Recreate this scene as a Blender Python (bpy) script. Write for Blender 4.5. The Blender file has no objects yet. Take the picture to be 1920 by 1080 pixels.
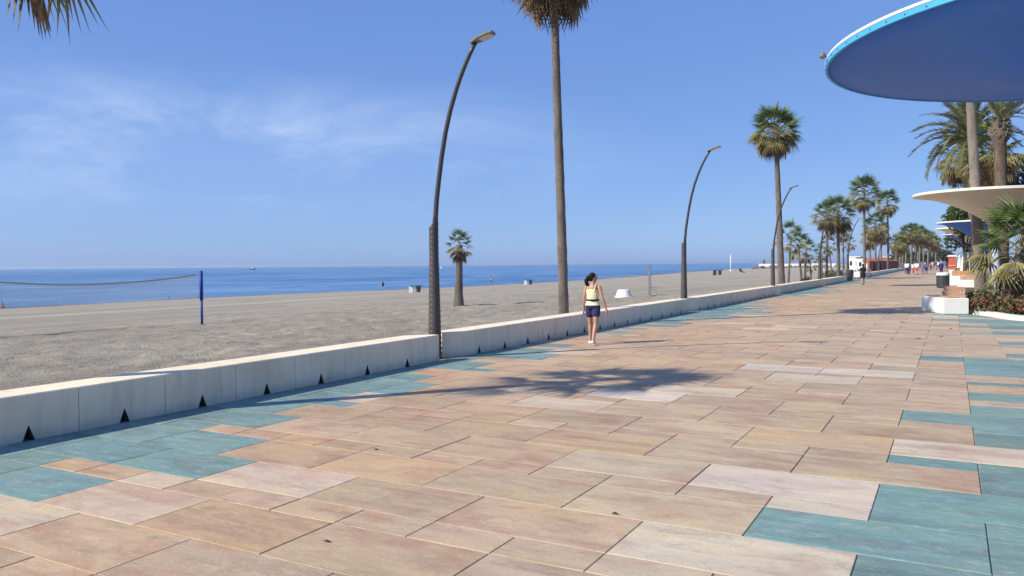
import bpy, math, random
import numpy as np
from mathutils import Vector, Matrix
R = math.radians
random.seed(7)
rng = np.random.default_rng(11)
scene = bpy.context.scene
C = scene.collection

# ------------------------------------------------------------------ camera, sky, sun, exposure
CAM_F = 1490.1 / 1920
YAW, PITCH, ROLL = R(28.916), R(1.6926), R(-0.4785)
fw = Vector((-math.sin(YAW) * math.cos(PITCH), math.cos(YAW) * math.cos(PITCH), -math.sin(PITCH)))
rt = Vector((math.cos(YAW), math.sin(YAW), 0))
up = rt.cross(fw)
rt2 = rt * math.cos(ROLL) + up * math.sin(ROLL)
up2 = up * math.cos(ROLL) - rt * math.sin(ROLL)
cd = bpy.data.cameras.new('camera')
cam = bpy.data.objects.new('camera', cd)
C.objects.link(cam)
cd.sensor_width = 36
cd.lens = 36 * CAM_F
cd.clip_start = 0.05
cd.clip_end = 80000
EYE = Vector((0, 0, 1.8))
cam.matrix_world = Matrix(((rt2.x, up2.x, -fw.x, 0), (rt2.y, up2.y, -fw.y, 0), (rt2.z, up2.z, -fw.z, 1.8), (0, 0, 0, 1)))
scene.camera = cam

SUN_EL = R(37)
SUN_AZ = math.atan2(-0.616, -0.788)
world = bpy.data.worlds.new('World')
scene.world = world
world.use_nodes = True
wn, wl = world.node_tree.nodes, world.node_tree.links
wn.clear()
sky = wn.new('ShaderNodeTexSky')
sky.sky_type = 'NISHITA'
sky.sun_disc = False
sky.sun_elevation = SUN_EL
sky.sun_rotation = SUN_AZ % (2 * math.pi)
sky.altitude = 0
sky.air_density = 0.6
sky.dust_density = 0.7
sky.ozone_density = 3.0
SKY_STRENGTH = 0.096
bg = wn.new('ShaderNodeBackground')
bg.inputs[1].default_value = SKY_STRENGTH
wo = wn.new('ShaderNodeOutputWorld')
# an even blue veil of thin sea haze over the whole sky
hs = wn.new('ShaderNodeVectorMath')
hs.operation = 'MULTIPLY_ADD'
hs.inputs[1].default_value = (0.60, 0.58, 0.42)
hs.inputs[2].default_value = (0.76, 1.62, 4.62)
wl.new(sky.outputs[0], hs.inputs[0])
# thin cirrus, drawn on the sky's direction sphere
geo = wn.new('ShaderNodeTexCoord')
mp = wn.new('ShaderNodeMapping')
mp.inputs['Rotation'].default_value = (0, 0, R(-20))
mp.inputs['Scale'].default_value = (2.6, 2.6, 9)
wl.new(geo.outputs['Generated'], mp.inputs['Vector'])
nz = wn.new('ShaderNodeTexNoise')
nz.inputs['Scale'].default_value = 1.35
nz.inputs['Detail'].default_value = 9
nz.inputs['Roughness'].default_value = 0.66
nz.inputs['Distortion'].default_value = 0.35
wl.new(mp.outputs[0], nz.inputs['Vector'])
rp = wn.new('ShaderNodeValToRGB')
rp.color_ramp.elements[0].position = 0.44
rp.color_ramp.elements[0].color = (0.16, 0.16, 0.16, 1)
rp.color_ramp.elements[1].position = 0.74
rp.color_ramp.elements[1].color = (1, 1, 1, 1)
wl.new(nz.outputs['Fac'], rp.inputs[0])
# where the veil of cirrus hangs: a low patch of sky out over the sea
dotn = wn.new('ShaderNodeVectorMath')
dotn.operation = 'DISTANCE'
cl = (Vector((-math.sin(R(50)), math.cos(R(50)), 0.14))).normalized()
sq = wn.new('ShaderNodeVectorMath')
sq.operation = 'MULTIPLY'
sq.inputs[1].default_value = (1, 1, 5.5)
wl.new(geo.outputs['Generated'], sq.inputs[0])
wl.new(sq.outputs[0], dotn.inputs[0])
dotn.inputs[1].default_value = (cl.x, cl.y, cl.z * 5.5)
mr = wn.new('ShaderNodeMapRange')
mr.interpolation_type = 'SMOOTHSTEP'
mr.inputs['From Min'].default_value = 0.62
mr.inputs['From Max'].default_value = 0.08
wl.new(dotn.outputs['Value'], mr.inputs['Value'])
mu = wn.new('ShaderNodeMath')
mu.operation = 'MULTIPLY'
wl.new(rp.outputs[0], mu.inputs[0])
wl.new(mr.outputs[0], mu.inputs[1])
mu2 = wn.new('ShaderNodeMath')
mu2.operation = 'MULTIPLY'
mu2.inputs[1].default_value = 0.8
wl.new(mu.outputs[0], mu2.inputs[0])
mx = wn.new('ShaderNodeMix')
mx.data_type = 'RGBA'
wl.new(mu2.outputs[0], mx.inputs['Factor'])
wl.new(hs.outputs[0], mx.inputs['A'])
mx.inputs['B'].default_value = (5.0, 6.2, 8.6, 1)
wl.new(mx.outputs['Result'], bg.inputs[0])
wl.new(bg.outputs[0], wo.inputs[0])

sd = bpy.data.lights.new('sun', 'SUN')
sd.energy = 4.8
sd.angle = R(0.53)
sd.color = (1.0, 0.92, 0.775)
sun = bpy.data.objects.new('sun', sd)
C.objects.link(sun)
sdir = Vector((math.sin(SUN_AZ) * math.cos(SUN_EL), math.cos(SUN_AZ) * math.cos(SUN_EL), math.sin(SUN_EL)))
sun.rotation_euler = sdir.to_track_quat('Z', 'Y').to_euler()
sun.location = sdir * 60

vs = scene.view_settings
vs.view_transform = 'Standard'
vs.look = 'None'
vs.exposure = 0.34
vs.gamma = 1.0
vs.use_curve_mapping = False


def project(P):
    v = Vector(P) - EYE
    d = v.dot(fw)
    if d <= 0.05:
        return None
    return 960 + 1490.1 * v.dot(rt2) / d, 540 - 1490.1 * v.dot(up2) / d


# ------------------------------------------------------------------ helpers
def tag(o, label=None, cat=None, group=None, kind=None):
    if label: o['label'] = label
    if cat: o['category'] = cat
    if group: o['group'] = group
    if kind: o['kind'] = kind
    return o


def new_mesh(name, v, f, mats=(), smooth=False, mi=None):
    me = bpy.data.meshes.new(name)
    me.from_pydata([tuple(p) for p in v], [], f)
    if not isinstance(mats, (list, tuple)): mats = (mats,)
    for m in mats: me.materials.append(m)
    if mi is not None: me.polygons.foreach_set('material_index', mi)
    if smooth: me.polygons.foreach_set('use_smooth', [True] * len(me.polygons))
    me.update()
    return me


def link(name, me, parent=None, loc=None, rot=None):
    o = bpy.data.objects.new(name, me)
    C.objects.link(o)
    if parent: o.parent = parent
    if loc is not None: o.location = loc
    if rot is not None: o.rotation_euler = rot
    return o


def obj(name, v, f, mats, parent=None, smooth=False, mi=None, **k):
    return link(name, new_mesh(name, v, f, mats, smooth, mi), parent, **k)


def thing(name, label, cat, loc=(0, 0, 0), rz=0, group=None):
    o = bpy.data.objects.new(name, None)
    C.objects.link(o)
    o.location = loc
    o.rotation_euler = (0, 0, rz)
    o.empty_display_size = 0.2
    return tag(o, label, cat, group)


def copy_tree(o, parent=None, loc=None, rz=None, label=None):
    c = o.copy()
    C.objects.link(c)
    if parent: c.parent = parent
    if loc is not None: c.location = loc
    if rz is not None: c.rotation_euler = (0, 0, rz)
    if label: c['label'] = label
    for ch in [x for x in bpy.data.objects if x.parent == o]:
        copy_tree(ch, c)
    return c


class MB:
    """collects simple shapes into one mesh"""
    def __init__(s): s.v = []; s.f = []; s.m = []

    def add(s, v, f, m=0):
        n = len(s.v)
        s.v += [tuple(p) for p in v]
        s.f += [tuple(i + n for i in q) for q in f]
        s.m += [m] * len(f)

    def box(s, c, d, m=0, rz=0, M=None):
        x, y, z = (k / 2 for k in d)
        vs_ = [Vector((sx * x, sy * y, sz * z)) for sz in (-1, 1) for sx, sy in ((-1, -1), (1, -1), (1, 1), (-1, 1))]
        mt = M if M is not None else Matrix.Rotation(rz, 3, 'Z')
        vs_ = [mt @ p + Vector(c) for p in vs_]
        s.add(vs_, [(3, 2, 1, 0), (4, 5, 6, 7), (0, 1, 5, 4), (1, 2, 6, 5), (2, 3, 7, 6), (3, 0, 4, 7)], m)

    def prism(s, poly, z0, z1, m=0):
        n = len(poly)
        v = [(x, y, z0) for x, y in poly] + [(x, y, z1) for x, y in poly]
        f = [tuple(range(n))[::-1], tuple(range(n, 2 * n))] + [(i, (i + 1) % n, (i + 1) % n + n, i + n) for i in range(n)]
        s.add(v, f, m)

    def tube(s, pts, rad, n=8, m=0, cap=True):
        pts = [Vector(p) for p in pts]
        if not isinstance(rad, (list, tuple)): rad = [rad] * len(pts)
        base = len(s.v)
        ref = None
        for i, p in enumerate(pts):
            d = (pts[min(i + 1, len(pts) - 1)] - pts[max(i - 1, 0)]).normalized()
            if ref is None:
                ref = Vector((1, 0, 0)) if abs(d.x) < 0.9 else Vector((0, 1, 0))
            a = (ref - d * ref.dot(d)).normalized()
            ref = a
            b = d.cross(a)
            for k in range(n):
                t = 2 * math.pi * k / n
                s.v.append(tuple(p + (a * math.cos(t) + b * math.sin(t)) * rad[i]))
        for i in range(len(pts) - 1):
            for k in range(n):
                k2 = (k + 1) % n
                s.f.append((base + i * n + k, base + i * n + k2, base + (i + 1) * n + k2, base + (i + 1) * n + k))
                s.m.append(m)
        if cap:
            s.f.append(tuple(base + k for k in range(n))[::-1]); s.m.append(m)
            e = base + (len(pts) - 1) * n
            s.f.append(tuple(e + k for k in range(n))); s.m.append(m)

    def lathe(s, prof, n=24, c=(0, 0), m=0, closed=False):
        base = len(s.v)
        for r_, z in prof:
            for k in range(n):
                t = 2 * math.pi * k / n
                s.v.append((c[0] + r_ * math.cos(t), c[1] + r_ * math.sin(t), z))
        L = len(prof)
        for i in range(L if closed else L - 1):
            j = (i + 1) % L
            for k in range(n):
                k2 = (k + 1) % n
                s.f.append((base + i * n + k, base + i * n + k2, base + j * n + k2, base + j * n + k))
                s.m.append(m)

    def sphere(s, c, r, n=8, m=0):
        if not isinstance(r, (list, tuple)): r = (r, r, r)
        base = len(s.v)
        rings = n // 2 + 1
        s.v.append((c[0], c[1], c[2] - r[2]))
        for i in range(1, rings):
            ph = -math.pi / 2 + math.pi * i / rings
            for k in range(n):
                t = 2 * math.pi * k / n
                s.v.append((c[0] + r[0] * math.cos(ph) * math.cos(t), c[1] + r[1] * math.cos(ph) * math.sin(t), c[2] + r[2] * math.sin(ph)))
        s.v.append((c[0], c[1], c[2] + r[2]))
        top = len(s.v) - 1
        for k in range(n):
            k2 = (k + 1) % n
            s.f.append((base, base + 1 + k2, base + 1 + k)); s.m.append(m)
            for i in range(rings - 2):
                a = base + 1 + i * n
                s.f.append((a + k, a + k2, a + n + k2, a + n + k)); s.m.append(m)
            a = base + 1 + (rings - 2) * n
            s.f.append((a + k, a + k2, top)); s.m.append(m)

    def build(s, name, mats, parent=None, smooth=False, **k):
        return obj(name, s.v, s.f, mats, parent, smooth, s.m, **k)


def vnoise(x, y, seed=0):
    """smooth value noise in -1..1"""
    xi = np.floor(x).astype(np.int64); yi = np.floor(y).astype(np.int64)
    fx = x - xi; fy = y - yi
    fx = fx * fx * (3 - 2 * fx); fy = fy * fy * (3 - 2 * fy)
    def h(a, b):
        n = (a * 374761393 + b * 668265263 + seed * 974711) & 0x7fffffff
        n = ((n ^ (n >> 13)) * 1274126177) & 0x7fffffff
        n = n ^ (n >> 16)
        return (n & 0xffff) / 32767.5 - 1
    return (h(xi, yi) * (1 - fx) + h(xi + 1, yi) * fx) * (1 - fy) + (h(xi, yi + 1) * (1 - fx) + h(xi + 1, yi + 1) * fx) * fy


# ------------------------------------------------------------------ materials
class NT:
    def __init__(s, name):
        s.mat = bpy.data.materials.new(name)
        s.mat.use_nodes = True
        s.n = s.mat.node_tree.nodes
        s.l = s.mat.node_tree.links
        s.b = s.n['Principled BSDF']

    def node(s, t, **k):
        nd = s.n.new(t)
        for a, b in k.items():
            if hasattr(nd, a): setattr(nd, a, b)
        return nd

    def link(s, a, b): s.l.new(a, b)

    def pos(s, scale=(1, 1, 1), obj_space=False):
        if obj_space:
            src = s.node('ShaderNodeTexCoord').outputs['Object']
        else:
            src = s.node('ShaderNodeNewGeometry').outputs['Position']
        m = s.node('ShaderNodeMapping')
        m.inputs['Scale'].default_value = scale
        s.link(src, m.inputs['Vector'])
        return m.outputs[0]

    def noise(s, vec, scale, detail=4, rough=0.55, dist=0.0):
        nd = s.node('ShaderNodeTexNoise')
        nd.inputs['Scale'].default_value = scale
        nd.inputs['Detail'].default_value = detail
        nd.inputs['Roughness'].default_value = rough
        nd.inputs['Distortion'].default_value = dist
        s.link(vec, nd.inputs['Vector'])
        return nd.outputs['Fac']

    def ramp(s, fac, stops):
        nd = s.node('ShaderNodeValToRGB')
        e = nd.color_ramp.elements
        while len(e) < len(stops): e.new(0.5)
        for el, (p, c) in zip(e, stops):
            el.position = p
            el.color = (*c, 1) if len(c) == 3 else c
        s.link(fac, nd.inputs[0])
        return nd.outputs[0]

    def mix(s, fac, a, b, mode='MIX'):
        nd = s.node('ShaderNodeMix', data_type='RGBA', blend_type=mode)
        nd.data_type = 'RGBA'
        nd.blend_type = mode
        for sock, v in ((nd.inputs['Factor'], fac), (nd.inputs['A'], a), (nd.inputs['B'], b)):
            if isinstance(v, (int, float)): sock.default_value = v
            elif isinstance(v, (tuple, list)): sock.default_value = (*v, 1) if len(v) == 3 else v
            else: s.link(v, sock)
        return nd.outputs['Result']

    def bump(s, height, strength=0.4, dist=0.02):
        nd = s.node('ShaderNodeBump')
        nd.inputs['Strength'].default_value = strength
        nd.inputs['Distance'].default_value = dist
        s.link(height, nd.inputs['Height'])
        s.link(nd.outputs[0], s.b.inputs['Normal'])
        return nd

    def color(s, c):
        if isinstance(c, (tuple, list)): s.b.inputs['Base Color'].default_value = (*c, 1)
        else: s.link(c, s.b.inputs['Base Color'])

    def set(s, rough=0.7, metal=0.0, spec=0.5):
        s.b.inputs['Roughness'].default_value = rough
        s.b.inputs['Metallic'].default_value = metal
        s.b.inputs['Specular IOR Level'].default_value = spec
        return s


def speckled(name, col, var=0.25, scale=6, rough=0.75, spec=0.4, bump=0.15, bdist=0.01, stretch=(1, 1, 1), metal=0.0, obj_space=True):
    """paint, concrete, cloth, metal: base colour with uneven tone and a fine relief"""
    t = NT(name)
    v = t.pos(stretch, obj_space)
    n = t.noise(v, scale, 6)
    n2 = t.noise(v, scale * 9, 3)
    lo = tuple(c * (1 - var) for c in col)
    hi = tuple(min(1, c * (1 + var)) for c in col)
    c = t.ramp(n, [(0.28, lo), (0.72, hi)])
    c = t.mix(0.35, c, t.ramp(n2, [(0.3, lo), (0.7, hi)]))
    t.color(c)
    if bump: t.bump(n2, bump, bdist)
    t.set(rough, metal, spec)
    return t.mat


M = {}
M['white_conc'] = speckled('white_concrete', (0.74, 0.72, 0.68), 0.07, 1.6, 0.8, 0.3, 0.12, 0.006)
M['bench_white'] = speckled('bench_concrete', (0.72, 0.71, 0.68), 0.06, 2.5, 0.8, 0.3, 0.1, 0.006)
M['kerb'] = speckled('kerb_concrete', (0.70, 0.68, 0.63), 0.1, 3, 0.85, 0.3, 0.12, 0.006)
M['lamp_dark'] = speckled('dark_bronze_metal', (0.06, 0.052, 0.052), 0.3, 3, 0.5, 0.5, 0.1, 0.004)
M['lamp_pole'] = speckled('dark_pole_paint', (0.045, 0.042, 0.045), 0.2, 3, 0.4, 0.5, 0)
M['lamp_head'] = speckled('lamp_housing', (0.16, 0.145, 0.13), 0.15, 4, 0.45, 0.5, 0)
M['lamp_lens'] = speckled('lamp_lens', (0.55, 0.5, 0.43), 0.05, 4, 0.25, 0.5, 0)
M['black'] = speckled('black_plastic', (0.03, 0.032, 0.036), 0.25, 5, 0.5, 0.5, 0)
M['bin_dark'] = speckled('dark_bin', (0.035, 0.045, 0.055), 0.3, 6, 0.5, 0.5, 0.1)
M['wood'] = speckled('bench_wood', (0.42, 0.25, 0.155), 0.25, 3, 0.6, 0.35, 0.25, 0.004, (12, 1, 12))
M['wood_orange'] = speckled('orange_bench_wood', (0.48, 0.28, 0.145), 0.2, 3, 0.6, 0.35, 0.2, 0.004, (12, 1, 12))
M['steel'] = speckled('steel', (0.45, 0.46, 0.47), 0.1, 5, 0.35, 0.5, 0, metal=0.8)
M['blue_post'] = speckled('blue_post_pad', (0.02, 0.045, 0.26), 0.2, 5, 0.55, 0.4, 0.1)
M['net_cord'] = speckled('net_cord', (0.42, 0.44, 0.48), 0.1, 5, 0.8, 0.2, 0)
M['net_band'] = speckled('net_band', (0.50, 0.42, 0.24), 0.12, 4, 0.8, 0.2, 0.1)
M['soil'] = speckled('soil', (0.13, 0.095, 0.065), 0.4, 4, 0.95, 0.2, 0.5, 0.03)
M['rock'] = speckled('rock', (0.19, 0.17, 0.15), 0.4, 2, 0.9, 0.2, 0.5, 0.05)
M['white_paint'] = speckled('white_paint', (0.78, 0.77, 0.74), 0.06, 3, 0.6, 0.4, 0.05)
M['redbrick'] = speckled('terracotta_wall', (0.36, 0.13, 0.085), 0.25, 0.8, 0.85, 0.3, 0.2)
M['redroof'] = speckled('red_roof', (0.33, 0.11, 0.07), 0.25, 2, 0.8, 0.3, 0.2)
M['orange'] = speckled('orange_panel', (0.46, 0.10, 0.05), 0.1, 2, 0.5, 0.4, 0)
M['glass_dark'] = speckled('dark_window', (0.03, 0.04, 0.05), 0.2, 3, 0.12, 0.5, 0)
M['green_roof'] = speckled('green_boards', (0.12, 0.2, 0.17), 0.2, 3, 0.7, 0.3, 0)
M['boat_dark'] = speckled('boat_hull', (0.05, 0.055, 0.08), 0.2, 2, 0.4, 0.5, 0)
M['canvas'] = speckled('white_canvas', (0.75, 0.74, 0.72), 0.08, 3, 0.9, 0.1, 0.2)
M['rubber'] = speckled('tyre_rubber', (0.025, 0.025, 0.027), 0.2, 6, 0.8, 0.3, 0)
M['dry_leaf'] = speckled('dry_leaf', (0.10, 0.065, 0.035), 0.35, 30, 0.85, 0.2, 0)


def wall_mat():
    t = NT('painted_sea_wall')
    v = t.pos((1, 1, 1))
    n = t.noise(v, 0.9, 6, 0.6)
    c = t.ramp(n, [(0.3, (0.74, 0.61, 0.43)), (0.5, (0.84, 0.71, 0.515)), (0.72, (0.87, 0.755, 0.575))])
    streak = t.noise(t.pos((5, 5, 0.6)), 1.6, 5, 0.6)
    c = t.mix(t.ramp(streak, [(0.48, (0, 0, 0)), (0.72, (0.4, 0.4, 0.4))]), c, (0.50, 0.44, 0.36))
    # splash dirt along the foot of the wall: grime patches with an uneven upper edge
    sep = t.node('ShaderNodeSeparateXYZ')
    t.link(t.pos(), sep.inputs[0])
    edge = t.noise(t.pos((1, 1, 0.3)), 3.0, 5, 0.65)
    ma = t.node('ShaderNodeMath', operation='MULTIPLY_ADD')
    ma.operation = 'MULTIPLY_ADD'
    t.link(edge, ma.inputs[0]); ma.inputs[1].default_value = -0.22
    t.link(sep.outputs[2], ma.inputs[2])
    mr_ = t.node('ShaderNodeMapRange')
    mr_.inputs['From Min'].default_value = 0.02; mr_.inputs['From Max'].default_value = -0.10
    mr_.inputs['To Max'].default_value = 0.55
    t.link(ma.outputs[0], mr_.inputs['Value'])
    c = t.mix(mr_.outputs[0], c, (0.42, 0.37, 0.30))
    rust = t.noise(t.pos((1, 2.2, 0.35)), 2.4, 7, 0.7)
    c = t.mix(t.ramp(rust, [(0.60, (0, 0, 0)), (0.72, (0.45, 0.45, 0.45))]), c, (0.40, 0.31, 0.21))
    c = t.mix(t.ramp(t.noise(v, 55, 3, 0.6), [(0.66, (0, 0, 0)), (0.74, (0.5, 0.5, 0.5))]), c, (0.38, 0.33, 0.27))
    t.color(c)
    t.bump(t.noise(v, 26, 6, 0.65), 0.25, 0.008)
    t.set(0.8, 0, 0.3)
    return t.mat


def tile_mat():
    t = NT('paving_slab')
    at = t.node('ShaderNodeAttribute', attribute_name='tint')
    at.attribute_name = 'tint'
    col = at.outputs['Color']
    sc_ = t.node('ShaderNodeVectorMath', operation='SCALE')
    sc_.operation = 'SCALE'
    sc_.inputs[0].default_value = (37, 91, 53)
    t.link(at.outputs['Alpha'], sc_.inputs['Scale'])
    ad = t.node('ShaderNodeVectorMath', operation='ADD')
    ad.operation = 'ADD'
    t.link(t.node('ShaderNodeNewGeometry').outputs['Position'], ad.inputs[0])
    t.link(sc_.outputs[0], ad.inputs[1])

    def mapped(s):
        m = t.node('ShaderNodeMapping'); m.inputs['Scale'].default_value = s
        t.link(ad.outputs[0], m.inputs['Vector']); return m.outputs[0]
    broad = t.noise(mapped((1.3, 2.2, 1)), 1.0, 4, 0.55, 0.5)
    band = t.noise(mapped((0.9, 6, 1)), 1.0, 6, 0.65, 0.5)
    fine = t.noise(mapped((9, 15, 1)), 5.0, 8, 0.75)
    blot = t.noise(mapped((2.2, 4.6, 1)), 2.6, 12, 0.82, 0.6)
    blot2 = t.noise(mapped((1.0, 2.4, 1)), 1.8, 12, 0.80, 0.5)
    c = t.mix(1.0, col, t.ramp(broad, [(0.34, (1.07, 1.06, 0.92)), (0.5, (1.0, 1.0, 1.0)), (0.66, (0.88, 0.76, 0.74))]), 'MULTIPLY')
    c = t.mix(1.0, c, t.ramp(band, [(0.28, (0.77, 0.75, 0.73)), (0.47, (1.0, 1.0, 1.0)), (0.70, (1.10, 1.10, 1.10))]), 'MULTIPLY')
    grit = t.ramp(t.noise(mapped((1.0, 1.6, 1)), 46, 5, 0.8), [(0.40, (0.25, 0.25, 0.25)), (0.58, (1, 1, 1))])
    c = t.mix(t.mix(1.0, grit, t.ramp(blot, [(0.51, (0, 0, 0)), (0.59, (0.7, 0.7, 0.7))]), 'MULTIPLY'), c, t.mix(0.4, c, (0.66, 0.60, 0.48)))
    c = t.mix(t.mix(1.0, grit, t.ramp(blot2, [(0.39, (0.95, 0.95, 0.95)), (0.48, (0, 0, 0))]), 'MULTIPLY'), c, t.mix(0.5, c, (0.22, 0.165, 0.125)))
    c = t.mix(t.ramp(blot, [(0.30, (0.5, 0.5, 0.5)), (0.40, (0, 0, 0))]), c, t.mix(0.5, c, (0.22, 0.15, 0.115)))
    c = t.mix(1.0, c, t.ramp(fine, [(0.30, (0.80, 0.80, 0.80)), (0.62, (1.08, 1.08, 1.08))]), 'MULTIPLY')
    # dirt trodden across slabs, not bound to any one slab
    w = t.noise(t.pos((0.55, 0.9, 1)), 1.0, 7, 0.62, 0.5)
    c = t.mix(t.ramp(w, [(0.52, (0, 0, 0)), (0.74, (0.25, 0.25, 0.25))]), c, (0.20, 0.16, 0.125))
    spk = t.noise(t.pos((1, 1, 1)), 60, 2, 0.5)
    c = t.mix(t.ramp(spk, [(0.70, (0, 0, 0)), (0.78, (0.5, 0.5, 0.5))]), c, (0.12, 0.09, 0.07))
    t.color(c)
    hsum = t.mix(0.5, fine, t.noise(mapped((3, 30, 1)), 3.0, 5, 0.6))
    t.bump(hsum, 0.18, 0.006)
    t.set(0.78, 0, 0.32)
    return t.mat


def sand_mat():
    t = NT('beach_sand')
    v = t.pos()
    n = t.noise(v, 0.12, 5, 0.6)
    c = t.ramp(n, [(0.3, (0.335, 0.302, 0.24)), (0.5, (0.385, 0.348, 0.278)), (0.7, (0.425, 0.385, 0.31))])
    n2 = t.noise(v, 1.1, 6, 0.65, 0.6)
    c = t.mix(1.0, c, t.ramp(n2, [(0.3, (0.84, 0.83, 0.82)), (0.7, (1.12, 1.11, 1.09))]), 'MULTIPLY')
    n3 = t.noise(v, 14, 6, 0.7)
    c = t.mix(1.0, c, t.ramp(n3, [(0.3, (0.82, 0.82, 0.82)), (0.7, (1.12, 1.12, 1.12))]), 'MULTIPLY')
    # raked bands along the shore and the wet strip at the water line
    at = t.node('ShaderNodeAttribute', attribute_name='wet'); at.attribute_name = 'wet'
    bands = t.noise(t.pos((0.55, 0.015, 1)), 1.0, 4, 0.6)
    c = t.mix(1.0, c, t.ramp(bands, [(0.38, (0.90, 0.90, 0.91)), (0.6, (1.06, 1.05, 1.04))]), 'MULTIPLY')
    c = t.mix(at.outputs['Fac'], c, (0.12, 0.10, 0.08))
    t.color(c)
    h = t.mix(0.5, t.noise(v, 2.6, 6, 0.6), n3)
    t.bump(h, 1.0, 0.2)
    t.set(0.92, 0, 0.2)
    return t.mat


def sea_mat():
    t = NT('sea_water')
    far = t.noise(t.pos((0.006, 0.0045, 1)), 1, 6, 0.66, 0.4)
    rip = t.noise(t.pos((0.06, 0.03, 1)), 1, 8, 0.72, 0.3)
    c = t.ramp(far, [(0.35, (0.022, 0.105, 0.26)), (0.65, (0.085, 0.205, 0.39))])
    c = t.mix(t.ramp(rip, [(0.47, (0, 0, 0)), (0.60, (0.9, 0.9, 0.9))]), c, (0.16, 0.29, 0.47))
    c = t.mix(t.ramp(rip, [(0.25, (0.7, 0.7, 0.7)), (0.42, (0, 0, 0))]), c, (0.015, 0.07, 0.18))
    t.color(c)
    a = t.noise(t.pos((0.09, 0.045, 1)), 1, 7, 0.68)
    b = t.noise(t.pos((0.9, 0.35, 1)), 1, 4, 0.6)
    t.bump(t.mix(0.35, a, b), 1.0, 1.8)
    t.set(0.3, 0, 0.5)
    t.b.inputs['IOR'].default_value = 1.33
    return t.mat


def trunk_mat(name, c0, c1, c2, ring=9.0):
    t = NT(name)
    v = t.pos((1, 1, 1), True)
    wv = t.node('ShaderNodeTexWave', wave_type='BANDS', bands_direction='Z')
    wv.wave_type = 'BANDS'; wv.bands_direction = 'Z'
    wv.inputs['Scale'].default_value = ring
    wv.inputs['Distortion'].default_value = 5
    wv.inputs['Detail'].default_value = 3
    wv.inputs['Detail Scale'].default_value = 1.5
    t.link(v, wv.inputs['Vector'])
    n = t.noise(t.pos((1, 1, 0.35), True), 3.5, 6, 0.65)
    c = t.ramp(n, [(0.3, c0), (0.5, c1), (0.72, c2)])
    c = t.mix(0.8, c, t.mix(1.0, c, t.ramp(wv.outputs['Fac'], [(0.1, (0.50, 0.48, 0.46)), (0.55, (1.15, 1.15, 1.15))]), 'MULTIPLY'))
    t.color(c)
    t.bump(t.mix(0.5, wv.outputs['Fac'], t.noise(t.pos((8, 8, 1.2), True), 5, 5, 0.7)), 0.9, 0.05)
    t.set(0.9, 0, 0.2)
    return t.mat


def leaf_mat(name, cols, scale=2.5, transl=0.25, rough=0.5):
    t = NT(name)
    oi = t.node('ShaderNodeObjectInfo')
    ad = t.node('ShaderNodeVectorMath'); ad.operation = 'ADD'
    sc_ = t.node('ShaderNodeVectorMath'); sc_.operation = 'SCALE'
    sc_.inputs[0].default_value = (13, 29, 17)
    t.link(oi.outputs['Random'], sc_.inputs['Scale'])
    t.link(t.pos((1, 1, 1), True), ad.inputs[0]); t.link(sc_.outputs[0], ad.inputs[1])
    n = t.noise(ad.outputs[0], scale, 4, 0.6)
    k = len(cols)
    c = t.ramp(n, [(0.3 + 0.4 * i / (k - 1), cc) for i, cc in enumerate(cols)])
    t.color(c)
    t.set(rough, 0, 0.35)
    tr = t.node('ShaderNodeBsdfTranslucent')
    t.link(c, tr.inputs['Color'])
    ms = t.node('ShaderNodeMixShader')
    ms.inputs[0].default_value = transl
    t.link(t.b.outputs[0], ms.inputs[1]); t.link(tr.outputs[0], ms.inputs[2])
    t.link(ms.outputs[0], t.n['Material Output'].inputs['Surface'])
    return t.mat


M['wall'] = wall_mat()
M['tile'] = tile_mat()
M['sand'] = sand_mat()
M['sea'] = sea_mat()
M['grout'] = speckled('sandy_grout', (0.36, 0.29, 0.22), 0.2, 8, 0.95, 0.2, 0.2, obj_space=False)
M['notch'] = speckled('drain_recess', (0.10, 0.095, 0.09), 0.3, 4, 0.9, 0.2, 0.1)  # darkness of the drain holes put into the colour of their inner faces
M['trunk'] = trunk_mat('fan_palm_bark', (0.15, 0.128, 0.108), (0.235, 0.205, 0.178), (0.33, 0.295, 0.26))
M['trunk_pale'] = trunk_mat('pale_palm_bark', (0.20, 0.175, 0.15), (0.29, 0.255, 0.22), (0.37, 0.33, 0.285))
M['trunk_red'] = trunk_mat('rough_palm_bark', (0.09, 0.065, 0.05), (0.16, 0.12, 0.09), (0.24, 0.19, 0.145), 6)
M['bark'] = trunk_mat('tree_bark', (0.08, 0.065, 0.05), (0.13, 0.105, 0.08), (0.18, 0.15, 0.12), 3)
M['fan'] = leaf_mat('fan_leaf_green', [(0.045, 0.088, 0.022), (0.115, 0.17, 0.042), (0.25, 0.28, 0.085)])
M['fan_old'] = leaf_mat('fan_leaf_ageing', [(0.11, 0.125, 0.04), (0.25, 0.225, 0.08), (0.36, 0.28, 0.12)])
M['fan_dead'] = leaf_mat('fan_leaf_dry', [(0.10, 0.07, 0.04), (0.21, 0.145, 0.08), (0.34, 0.25, 0.15)], transl=0.15, rough=0.8)
M['fan_grey'] = leaf_mat('fan_leaf_grey', [(0.10, 0.085, 0.065), (0.19, 0.165, 0.13), (0.30, 0.27, 0.21)], transl=0.1, rough=0.8)
M['date'] = leaf_mat('date_leaflet', [(0.07, 0.085, 0.04), (0.15, 0.165, 0.08), (0.27, 0.26, 0.14)])
M['stalk'] = leaf_mat('leaf_stalk', [(0.16, 0.14, 0.06), (0.28, 0.22, 0.11)], transl=0.05)
M['leaf'] = leaf_mat('tree_leaf', [(0.03, 0.05, 0.012), (0.06, 0.095, 0.022), (0.12, 0.14, 0.035)], 1.2)
M['leaf_dark'] = leaf_mat('dark_tree_leaf', [(0.016, 0.032, 0.012), (0.035, 0.058, 0.02), (0.06, 0.085, 0.03)], 1.2)
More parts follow.
